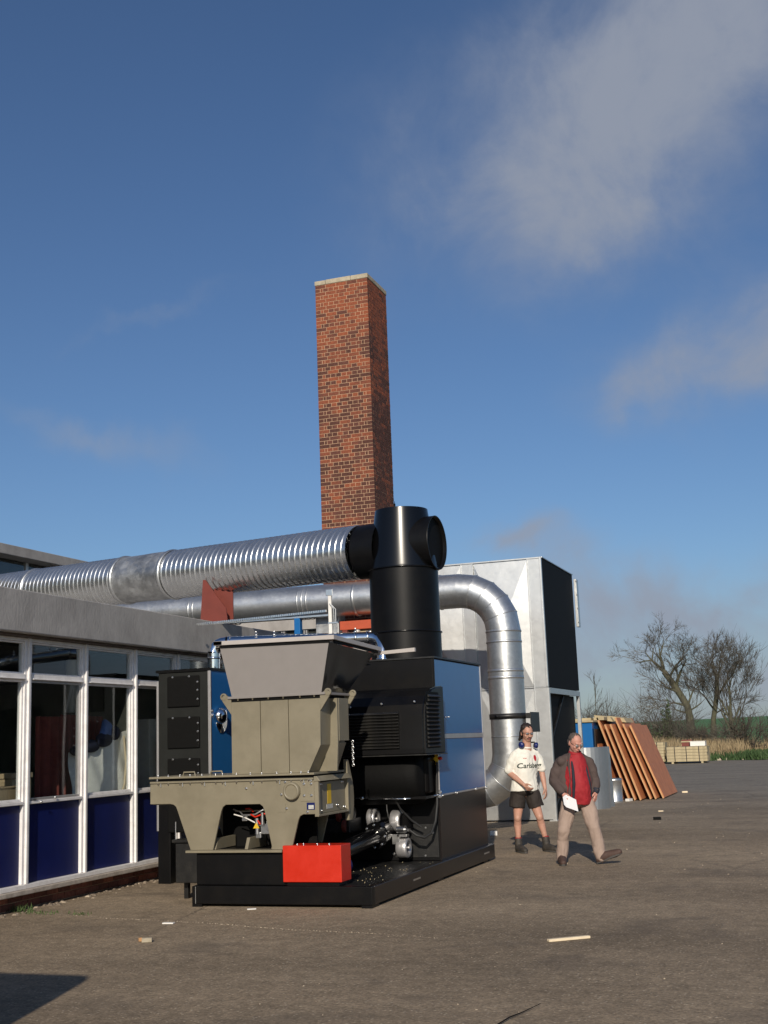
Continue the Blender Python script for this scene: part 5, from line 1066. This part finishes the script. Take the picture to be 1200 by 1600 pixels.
class Blob:
    """closed capsules and ellipsoids merged into one skin by voxel remesh"""
    def __init__(s): s.m = MB()
    def cap(s, p0, p1, r0, r1, n=14):
        p0 = Vector(p0); p1 = Vector(p1); d = (p1-p0); L = d.length; d.normalize(); prof = []
        for i in range(5): a = -pi/2+pi/2*i/4; prof.append((r0*sin(a), max(1e-4, r0*cos(a))))
        for i in range(1, 5): a = pi/2*i/4; prof.append((L+r1*sin(a), max(1e-4, r1*cos(a))))
        s.m.lathe(prof, p0, d, n, False); return s
    def chain(s, pts, rs):
        for i in range(len(pts)-1): s.cap(pts[i], pts[i+1], rs[i], rs[i+1])
        return s
    def ell(s, c, r, q=None): s.m.ball(c, r, 18, 12, q); return s
    def build(s, name, mt, parent, vox=.01, smooth=2, fold=0, fscale=8, seed=0, cut=None):
        me = s.m.mesh(name); o = bpy.data.objects.new(name, me); COL.objects.link(o)
        r = o.modifiers.new('r', 'REMESH'); r.mode = 'VOXEL'; r.voxel_size = vox; r.use_smooth_shade = True
        if smooth: k = o.modifiers.new('s', 'SMOOTH'); k.factor = .5; k.iterations = smooth
        dg = bpy.context.evaluated_depsgraph_get(); dg.update(); nm = bpy.data.meshes.new_from_object(o.evaluated_get(dg)); o.modifiers.clear()
        if fold or cut:
            from mathutils import noise
            nm.update(); ns = [v.normal.copy() for v in nm.vertices]
            for v, nr in zip(nm.vertices, ns):
                if fold:
                    p = v.co*fscale+Vector((seed, seed, 0)); p.z *= .75
                    v.co += nr*fold*(noise.noise(p)*1.1+abs(noise.noise(p*2.1))*.7-.25)
                if cut: cut(v)
            nm.update()
        for pl_ in nm.polygons: pl_.use_smooth = True
        nm.materials.clear(); nm.materials.append(M[mt]); o.data = nm; nm.name = name; o.parent = parent; ROOT[o.name] = Vector((0, 0, 0)); return o
V = Vector
def rotz(a): return Quaternion((0, 0, 1), a)
def hand(b, w, d, side, palm_n, curl=.7, s=1.):
    """palm and five bent fingers; w wrist, d direction of the hand, side towards the thumb, palm_n the way the palm faces"""
    w = V(w); d = V(d).normalized(); side = (V(side)-d*V(side).dot(d)).normalized(); pn = d.cross(side); 
    if pn.dot(V(palm_n)) < 0: pn = -pn
    b.cap(w, w+d*.035*s, .026*s, .028*s)
    for k, (u, ln, r) in enumerate(((.027, .070, .0088), (.009, .078, .0092), (-.010, .073, .0088), (-.028, .058, .0078))):
        root = w+d*.03*s+side*u*.6*s; kn = w+d*.088*s+side*u*s; b.cap(root, kn, .016*s, .0115*s)
        a = curl; q = kn; dd = d
        for f in (.42, .32, .26):
            dd = (dd*cos(a*.75)+pn*sin(a*.75)).normalized() if f != .42 else (d*cos(a*.6)+pn*sin(a*.6)).normalized()
            q2 = q+dd*ln*f*s; b.cap(q, q2, r*s, r*.9*s, 10); q = q2
    t0 = w+d*.022*s+side*.022*s; t1 = t0+(d*.6+side*.8).normalized()*.040*s; t2 = t1+(d*.9+side*.15+pn*.5).normalized()*.032*s; t3 = t2+(d*.8+pn*.6-side*.2).normalized()*.024*s
    b.chain([t0, t1, t2, t3], [.016*s, .0125*s, .0105*s, .009*s])
def head(b, c, q, s=1., jowl=0):
    """skull, jaw, nose, brows, ears, lips ridge; q turns the face (-Y is forward)"""
    c = V(c); P = lambda x, y, z: c+q @ (V((x, y, z))*s)
    b.ell(P(0, .012, .030), V((.076, .095, .092))*s, q); b.ell(P(0, -.018, -.030), V((.064+jowl, .074, .080))*s, q)
    b.ell(P(0, -.045, -.080), V((.038+jowl, .038, .030))*s, q)
    b.cap(P(0, -.090, .012), P(0, -.112, -.026), .010*s, .0145*s); b.ell(P(.012, -.098, -.030), V((.010, .010, .008))*s, q); b.ell(P(-.012, -.098, -.030), V((.010, .010, .008))*s, q)
    for e in (-1, 1):
        b.cap(P(e*.012, -.090, .030), P(e*.046, -.080, .030), .009*s, .008*s)
        b.ell(P(e*.042, -.066, -.022), V((.022, .018, .020))*s, q); b.ell(P(e*.080, .010, -.006), V((.011, .020, .032))*s, q)
    b.cap(P(-.018, -.088, -.056), P(.018, -.088, -.056), .009*s, .009*s); b.cap(P(-.014, -.084, -.067), P(.014, -.084, -.067), .009*s, .009*s)
    return P
def face_bits(P, q, root, s=1., lid=False):
    for e in (-1, 1):
        ey = MB().ball(P(e*.030, -.079, .012), V((.0135, .0115, .010 if not lid else .006))*s, 12, 8, q).build('eye', 'eye', root)
        MB().ball(P(e*.030, -.0885, .010), V((.0055, .004, .0055 if not lid else .004))*s, 8, 6, q).build('iris', 'iris', ey)
    MB().ball(P(0, -.0945, -.0615), V((.022, .006, .0085))*s, 12, 6, q).build('mouth', 'lips', root)
def shoe(name, ankle, toe, mt, root, s=1., high=.10, lift=0):
    a = V(ankle); t = V(toe); f = (t-a); f.z = 0; f.normalize(); heel = V((a.x, a.y, 0))-f*.055*s; tip = heel+f*.29*s; z0 = .0
    b = Blob(); dz = (toe[2]) ; L = .29*s
    def Q(u, h): return heel+f*u*L+V((0, 0, h+dz*u))
    b.chain([Q(.10, .045), Q(.45, .050), Q(.72, .042), Q(.90, .038)], [.040*s, .046*s, .047*s, .036*s])
    b.cap(Q(.22, .07), a+V((0, 0, high*.5)), .050*s, .052*s); b.cap(Q(.22, .06), Q(.6, .05), .055*s, .048*s)
    o = b.build(name, mt, root, .009, 2)
    m_ = MB(); w = V((-f.y, f.x, 0)); n = 20; top = []; bot = []
    for k in range(n):
        t_ = 2*pi*k/n; u = .5+.52*cos(t_); wd = (.046 if u > .5 else .040)*s*abs(sin(t_))**.8*(1 if sin(t_) > 0 else -1)
        p = heel+f*u*L+w*wd; top.append(p+V((0, 0, .028+dz*u))); bot.append(p+V((0, 0, .002+dz*u)))
    m_.add(bot+top, [tuple(range(n))[::-1], tuple(range(n, 2*n))]+[(k, (k+1) % n, n+(k+1) % n, n+k) for k in range(n)]); m_.build('sole', 'sole', o)
    return o

# ---- man in the cream football shirt
A = thing('person', 'man in cream football shirt, black shorts and boots with blue ear defenders round his neck', 'person', (-4.079, 17.424, 0), YAW)
ROOT[A.name] = V((0, 0, 0))
fa = rotz(radians(24)); F = fa @ V((0, -1, 0)); SD = fa @ V((1, 0, 0))
bd = Blob()
hc = V((-.012, -.05, 1.635)); hq = rotz(radians(14)) @ Quaternion((1, 0, 0), radians(12))
PA = head(bd, hc, hq, 1.03)
bd.chain([(-.03, -.01, 1.40), (-.025, -.02, 1.50), (-.015, -.035, 1.58)], [.075, .064, .062])
ch_ = V((-.065, 0, 1.22)); pel = V((-.085, 0, .86))
bd.ell(V((-.05, 0, 1.25)), (.175, .115, .20), fa); bd.ell(pel+V((0, 0, .10)), (.165, .125, .20), fa); bd.ell(pel, (.165, .115, .12), fa)
bd.cap(V((-.05, 0, 1.335))-SD*.14, V((-.05, 0, 1.335))+SD*.14, .045, .045)
for hip, kn, an in (((-.165, .0, .83), (-.212, -.03, .47), (-.213, .02, .15)), ((-.01, .0, .83), (.095, -.05, .475), (.168, -.01, .16))):
    hip, kn, an = V(hip), V(kn), V(an); bd.chain([hip, hip.lerp(kn, .5), kn], [.088, .078, .056]); cf = kn.lerp(an, .32)+V((0, .022, 0)); bd.chain([kn, cf, kn.lerp(an, .7), an], [.052, .056, .040, .035])
    bd.ell(kn+V((0, -.018, 0)), (.046, .042, .055)); bd.cap(an, an+V((0, -.0, -.07)), .032, .028)
sL, eL, wL = V((-.225, -.07, 1.33)), V((-.292, -.06, 1.09)), V((-.125, -.245, .935)); sR, eR, wR = V((.120, .06, 1.33)), V((.180, .07, 1.07)), V((.200, .0, .865))
bd.chain([sL+V((0, 0, -.03)), sL.lerp(eL, .5), eL], [.045, .048, .042]); bd.chain([eL, eL.lerp(wL, .35), wL], [.042, .043, .028])
bd.chain([sR+V((0, 0, -.03)), sR.lerp(eR, .5), eR], [.045, .048, .042]); bd.chain([eR, eR.lerp(wR, .35), wR], [.042, .042, .028])
hand(bd, wL, (.62, -.25, -.62), (.2, -.5, .6), (.3, .8, -.2), 1.0); hand(bd, wR, (.10, -.15, -1), (-.45, -.9, 0), (-.9, .4, 0), .55)
bd.build('body', 'skin', A, .0062, 3)
face_bits(PA, hq, A, 1.03)
hb = Blob(); hb.ell(PA(0, .030, .058), V((.084, .095, .080))*1.03, hq); hb.ell(PA(0, .075, .0), V((.076, .055, .085))*1.03, hq); hb.chain([PA(-.04, .085, .0), PA(-.055, .085, -.07), PA(-.08, .09, -.11)], [.045, .034, .018]); hb.chain([PA(.03, .10, .0), PA(.04, .10, -.07)], [.045, .03])
hb.cap(PA(-.07, -.005, .03), PA(-.076, -.012, -.010), .018, .010); hb.cap(PA(.07, -.005, .03), PA(.076, -.012, -.010), .018, .010)
hb.build('hair', 'hair_dark', A, .008, 1, .008, 40)
mo = Blob(); mo.chain([PA(-.032, -.084, -.060), PA(-.012, -.096, -.047), PA(.012, -.096, -.047), PA(.032, -.084, -.060)], [.005, .008, .008, .005]); mo.build('moustache', 'hair_dark', A, .004, 0)
gl = MB()
for e in (-1, 1): gl.ball(PA(e*.032, -.100, .012), V((.021, .0025, .013)), 14, 6, hq)
glo = gl.build('spectacle_lenses', 'lens', A)
MB().tube([PA(-.078, .0, .016), PA(-.058, -.09, .016), PA(-.012, -.105, .016), PA(.012, -.105, .016), PA(.058, -.09, .016), PA(.078, .0, .016)], .0022, 5).build('wire_frame', 'frame_dark', glo)
# shirt
s_ = Blob(); base = V((-.085, 0, 0))
s_.ell(V((-.050, 0, 1.27)), (.195, .135, .16), fa); s_.cap(V((-.045, -.01, 1.40))-SD*.06, V((-.05, 0, 1.355))-SD*.165, .06, .058); s_.cap(V((-.045, -.01, 1.40))+SD*.06, V((-.05, 0, 1.355))+SD*.165, .06, .058)
n = 28; vs = []; prof = [(.835, .215, .160), (.90, .210, .162), (1.0, .200, .162), (1.10, .195, .155), (1.20, .190, .145), (1.32, .180, .13), (1.41, .11, .085)]
for z, rx, ry in prof:
    cx = -.090+(z-.835)*.065
    for k in range(n):
        t_ = 2*pi*k/n; p = fa @ V((rx*cos(t_), ry*sin(t_), 0)); vs.append((cx+p.x, p.y-.010, z))
s_.m.add(vs, [(j*n+k, j*n+(k+1) % n, (j+1)*n+(k+1) % n, (j+1)*n+k) for j in range(len(prof)-1) for k in range(n)]+[tuple(range(n))[::-1], tuple(range((len(prof)-1)*n, len(prof)*n))])
s_.chain([V((-.05, 0, 1.35))-SD*.16, sL.lerp(eL, .35)+V((-.012, 0, 0)), sL.lerp(eL, .78)+V((-.015, 0, 0))], [.064, .072, .074]); s_.chain([V((-.05, 0, 1.35))+SD*.16, sR.lerp(eR, .35)+V((.012, 0, 0)), sR.lerp(eR, .74)+V((.012, 0, 0))], [.064, .068, .070])
shirt = s_.build('shirt', 'shirt', A, .010, 4, .018, 6, 3)
c_ = Blob(); c_.m.lathe([(0, .082), (.02, .078), (.03, .066)], V((-.035, -.01, 1.425)), (0.05, -.1, 1), 24, True); c_.build('shirt_collar', 'shirt', A, .008, 1)
# shorts
s_ = Blob(); vs = []
s_.ell(V((-.085, 0, .85)), (.20, .145, .10), fa)
for cxx, k1 in ((-.175, -.213), (.005, .062)):
    s_.m.lathe([(0, .108), (.005, .110), (.08, .110), (.16, .108), (.25, .100)], V((k1, -.012, .612)), V((cxx-k1, 0, .24)), 22, True)
s_.build('shorts', 'shorts', A, .008, 1, .012, 9, 5)
for an in ((-.213, .02, .15), (.168, -.01, .16)):
    MB().lathe([(-.02, .044), (0, .050), (.03, .045)], V(an)+V((0, 0, .025)), (0, 0, 1), 18, True).build('sock', 'earring', A)
shoe('boot', (-.213, .02, .10), (-.14, -.22, 0), 'boots', A, 1.12, .12); shoe('boot', (.168, -.01, .11), (.27, -.19, 0), 'boots', A, 1.12, .12)
# shirt print: word, crest, maker's mark, laid on the cloth
from mathutils.bvhtree import BVHTree
def decal(obj_, mb, name, mt, root, off=.004):
    bv = BVHTree.FromPolygons([v.co for v in obj_.data.vertices], [tuple(p.vertices) for p in obj_.data.polygons])
    out_ = []
    for v in mb.v:
        o_ = V(v)+F*.5; hit = bv.ray_cast(o_, -F, 1.0)[0]; out_.append(tuple((hit if hit else V(v))+F*off))
    mb.v = out_; return mb.build(name, mt, root)
def text_mb(s, size, origin, axis_u, m_=None, italic=.0, maxseg=.006):
    cu = bpy.data.curves.new('t', 'FONT'); cu.body = s; cu.size = size; cu.align_x = 'CENTER'; cu.shear = italic; cu.offset = size*.018; cu.resolution_u = 3; to = bpy.data.objects.new('t', cu); COL.objects.link(to)
    dg = bpy.context.evaluated_depsgraph_get(); dg.update(); me = bpy.data.meshes.new_from_object(to.evaluated_get(dg)); bpy.data.objects.remove(to)
    import bmesh; bm = bmesh.new(); bm.from_mesh(me); bmesh.ops.triangulate(bm, faces=bm.faces); 
    for _ in range(2): bmesh.ops.subdivide_edges(bm, edges=[e for e in bm.edges if e.calc_length() > maxseg*2], cuts=1)
    bmesh.ops.triangulate(bm, faces=bm.faces)
    b = MB(); b.add([V(origin)+V(axis_u)*v.co.x+V((0, 0, 1))*v.co.y for v in bm.verts], [tuple(v.index for v in f.verts) for f in bm.faces]); bm.free(); return b
cc_ = V((-.060, 0, 1.155))+F*.15
decal(shirt, text_mb('Carlsberg', .098, cc_+SD*.005, SD, italic=.15), 'print_panel', 'print_dark', A)
cr_ = MB(); n = 14
o_ = V((-.055, 0, 1.285))+F*.14+SD*.092; cr_.add([o_+SD*x+V((0, 0, z)) for x, z in ((-.022, .035), (0, .045), (.022, .035), (.026, 0), (.016, -.03), (0, -.042), (-.016, -.03), (-.026, 0))], [tuple(range(8))[::-1]]); decal(shirt, cr_, 'crest', 'print_red', A)
cr_ = MB(); o_ = V((-.055, 0, 1.285))+F*.14-SD*.085; cr_.add([o_+SD*x+V((0, 0, z)) for x, z in ((-.03, .006), (.0, .012), (.03, .006), (.0, -.006))], [(0, 1, 2, 3)]); decal(shirt, cr_, 'maker_mark', 'print_red', A)
for k in range(4):
    cr_ = MB(); o_ = V((-.065, 0, 1.06-.055*k))+F*.14+SD*.115; cr_.add([o_+SD*x+V((0, 0, z)) for x, z in ((-.012, .010), (.012, .014), (.012, .002), (-.012, -.004))], [(0, 1, 2, 3)]); decal(shirt, cr_, 'side_mark', 'print_dark', A)
ed = thing('ear_defenders', 'blue cup ear defenders hanging round the neck of the man in shorts', 'ear defenders', (-4.079, 17.424, 0), YAW); ROOT[ed.name] = V((0, 0, 0))
neck = V((-.02, -.03, 1.475))
for e, nm in ((-1, 'ear_cup'), (1, 'ear_cup')):
    c0 = neck+(rotz(radians(18)) @ V((e*.098, -.045, .0 if e < 0 else -.012))); MB().lathe([(0, .030), (.006, .042), (.030, .043), (.042, .034), (.048, .0)], c0, rotz(radians(18)) @ V((e*1., -.8, -.2)), 24, False).build(nm, 'earcup', ed)
    MB().lathe([(-.016, .026), (-.012, .037), (0, .036)], c0, rotz(radians(18)) @ V((e*1., -.8, -.2)), 24, True).build('ear_pad', 'rubber', ed)
MB().tube([neck+(rotz(radians(26)) @ V((.105*sin(t_), .105*cos(t_)-.0, .03))) for t_ in [pi*.62*k/8 for k in range(-8, 9)]], .010, 8).build('headband', 'rubber', ed)

# ---- man in the brown jacket
B_ = thing('person', 'man in brown jacket and red shirt striding with head bowed, paper in hand', 'person', (-3.134, 15.788, 0), YAW)
ROOT[B_.name] = V((0, 0, 0))
fb = rotz(radians(22)); F2 = fb @ V((0, -1, 0)); S2 = fb @ V((1, 0, 0))
bd = Blob(); hq2 = rotz(radians(24)) @ Quaternion((1, 0, 0), radians(26)); PB = head(bd, (.035, -.09, 1.485), hq2, 1.0, .006)
bd.chain([(.02, .02, 1.28), (.02, -.01, 1.36), (.03, -.055, 1.43)], [.085, .068, .066])
bd.ell((.025, 0, 1.14), (.15, .10, .20), fb); bd.ell((.03, .0, .95), (.14, .11, .18), fb); bd.ell((.03, 0, .80), (.15, .11, .12), fb)
bd.cap(V((.02, .01, 1.24))-S2*.13, V((.02, .01, 1.24))+S2*.13, .05, .05)
legs = (((-.06, .02, .78), (-.165, -.02, .44), (-.205, .04, .12)), ((.12, .0, .78), (.205, -.10, .45), (.262, -.12, .13)))
for hip, kn, an in legs:
    hip, kn, an = V(hip), V(kn), V(an); bd.chain([hip, kn, an], [.085, .056, .038])
    bd.cap(an, an+V((0., -.0, -.04)), .030, .028)
s1, e1, w1 = V((-.175, -.01, 1.25)), V((-.248, .0, 1.03)), V((-.165, -.15, .875)); s2_, e2_, w2 = V((.215, .05, 1.25)), V((.283, .06, 1.02)), V((.262, -.04, .875))
bd.chain([s1+V((0, 0, -.03)), e1, w1], [.045, .042, .030]); bd.chain([s2_+V((0, 0, -.03)), e2_, w2], [.045, .042, .030])
hand(bd, w1, (.28, -.35, -.85), (.55, -.6, .25), (.7, .6, 0), .75); hand(bd, w2, (-.2, -.2, -1), (-.6, -.8, 0), (-.8, .4, 0), .6)
bd.build('body', 'skin_red', B_, .0062, 3)
face_bits(PB, hq2, B_, 1.0, True)
hb = Blob(); hb.ell(PB(0, .0245, .0475), V((.0795, .094, .0785)), hq2); hb.ell(PB(0, .07, -.01), V((.072, .050, .070)), hq2); hb.cap(PB(-.072, .0, .025), PB(-.076, .0, -.005), .012, .009); hb.cap(PB(.072, .0, .025), PB(.076, .0, -.005), .012, .009)
hb.build('hair', 'hair_grey', B_, .008, 1, .004, 40)
gl = MB()
for e in (-1, 1): gl.ball(PB(e*.033, -.104, .006), V((.022, .0025, .016)), 14, 6, hq2)
glo = gl.build('spectacle_lenses', 'lens', B_)
MB().tube([PB(-.08, .0, .012), PB(-.06, -.095, .012), PB(-.012, -.108, .012), PB(.012, -.108, .012), PB(.06, -.095, .012), PB(.08, .0, .012)], .0025, 5).build('wire_frame', 'frame_dark', glo)
def ringed(b, prof, rot_, n=28):
    vs = []
    for cx, cy, z, rx, ry in prof:
        for k in range(n):
            t_ = 2*pi*k/n; p = rot_ @ V((rx*cos(t_), ry*sin(t_), 0)); vs.append((cx+p.x, cy+p.y, z))
    m = len(prof)-1; b.m.add(vs, [(j*n+k, j*n+(k+1) % n, (j+1)*n+(k+1) % n, (j+1)*n+k) for j in range(m) for k in range(n)]+[tuple(range(n))[::-1], tuple(range(m*n, (m+1)*n))])
s_ = Blob(); ringed(s_, [(.035, -.030, .725, .165, .150), (.035, -.040, .80, .175, .165), (.035, -.048, .90, .18, .178), (.035, -.045, 1.0, .18, .175), (.03, -.03, 1.15, .17, .155), (.025, -.01, 1.28, .15, .12), (.03, -.02, 1.35, .085, .085)], fb)
red = s_.build('shirt', 'redshirt', B_, .009, 2, .014, 8, 2)
MB().lathe([(0, .078), (.025, .085), (.045, .075)], V((.03, -.03, 1.345)), V((.1, -.25, 1)), 20, False).build('shirt_collar', 'redshirt', B_)
bt_ = MB()
for z in (1.22, 1.12, 1.02, .92, .82): bt_.ball(V((.035, -.045, z))+F2*(.17 if z > 1.15 else .198), (.004, .004, .004), 8, 5)
bt_.build('shirt_buttons', 'print_red', B_)
# jacket: open front, so its shell stops short of the belly
s_ = Blob()
ringed(s_, [(.02, .045, .815, .245, .165), (.02, .045, .83, .250, .170), (.02, .045, .92, .262, .18), (.02, .045, 1.02, .262, .18), (.02, .04, 1.14, .245, .17), (.018, .035, 1.23, .215, .145), (.02, .03, 1.30, .16, .12), (.02, .03, 1.36, .10, .10)], fb)
s_.cap(V((.02, .02, 1.31))-S2*.05, V((.02, .02, 1.265))-S2*.18, .075, .072); s_.cap(V((.02, .02, 1.31))+S2*.05, V((.02, .02, 1.265))+S2*.18, .075, .072)
s_.chain([s1, s1.lerp(e1, .5)+V((-.01, 0, 0)), e1+V((-.005, 0, 0)), e1.lerp(w1, .82)], [.066, .076, .070, .054]); s_.chain([s2_, s2_.lerp(e2_, .5), e2_, e2_.lerp(w2, .90)], [.066, .076, .068, .054])
# lapels running down either side of the opening
for e in (-1, 1):
    s_.chain([V((.03, -.04, 1.37))+S2*e*.07, V((.03, -.08, 1.24))+S2*e*.115+F2*.02, V((.03, -.08, 1.05))+S2*e*.135+F2*.06, V((.03, -.06, .86))+S2*e*.155+F2*.06], [.018, .020, .022, .022])
s_.build('jacket', 'jacket', B_, .010, 6, .020, 6.5, 9)
for e in (-1, 1):
    t_ = Blob(); t_.chain([V((.03, -.05, 1.30))+S2*e*.078+F2*.03, V((.03, -.08, 1.15))+S2*e*.095+F2*.075, V((.03, -.08, 1.0))+S2*e*.110+F2*.105, V((.03, -.06, .83))+S2*e*.125+F2*.105], [.015, .020, .022, .018]); t_.build('jacket_lining', 'jacket_in', B_, .008, 1)
s_ = Blob(); s_.cap(e1.lerp(w1, .80), e1.lerp(w1, .92), .052, .044); s_.cap(e2_.lerp(w2, .84), e2_.lerp(w2, .95), .052, .044); s_.build('cuffs', 'jacket_in', B_, .008, 1)
s_ = Blob(); s_.ell((.03, .0, .80), (.185, .145, .11), fb)
for hip, kn, an in legs:
    hip, kn, an = V(hip), V(kn), V(an); ft = an+V((0, .01, -.035)); s_.chain([hip, hip.lerp(kn, .5), kn, kn.lerp(an, .5)+V((0, .015, 0)), ft], [.110, .100, .083, .078, .078])
s_.build('trousers', 'trousers', B_, .009, 3, .016, 7, 4)
MB().lathe([(0, .18), (.03, .182)], (.035, -.01, .79), (0, 0, 1), 24, False).build('belt', 'boots', B_)
shoe('shoe', (-.205, .04, .07), (-.225, -.2, 0), 'brownshoe', B_, 1.1, .10); shoe('shoe', (.262, -.12, .08), (.46, -.20, .12), 'brownshoe', B_, 1.1, .10)
pp_ = MB(); c0 = V((-.085, -.215, .765)); u = V((.07, -.02, -.02)); v = V((-.012, .0, .085))
pp_.add([c0-u-v*.9, c0+u-v*1.1, c0+u+v*.6, c0-u*.6+v], [(0, 1, 2, 3)]).add([c0-u-v*.9+V((0, -.006, 0)), c0-u*.6+v+V((0, -.006, 0)), c0-u*1.3+v*.5+V((0, -.03, 0)), c0-u*1.35-v*.6+V((0, -.03, 0))], [(0, 1, 2, 3)])
po = pp_.build('paper_sheets', 'paper'); po.location = (-3.134, 15.788, 0); po.rotation_euler = (0, 0, YAW)
sol = po.modifiers.new('s', 'SOLIDIFY'); sol.thickness = .002
tag(po, 'folded white papers held in the hand of the man in brown jacket', 'paper')
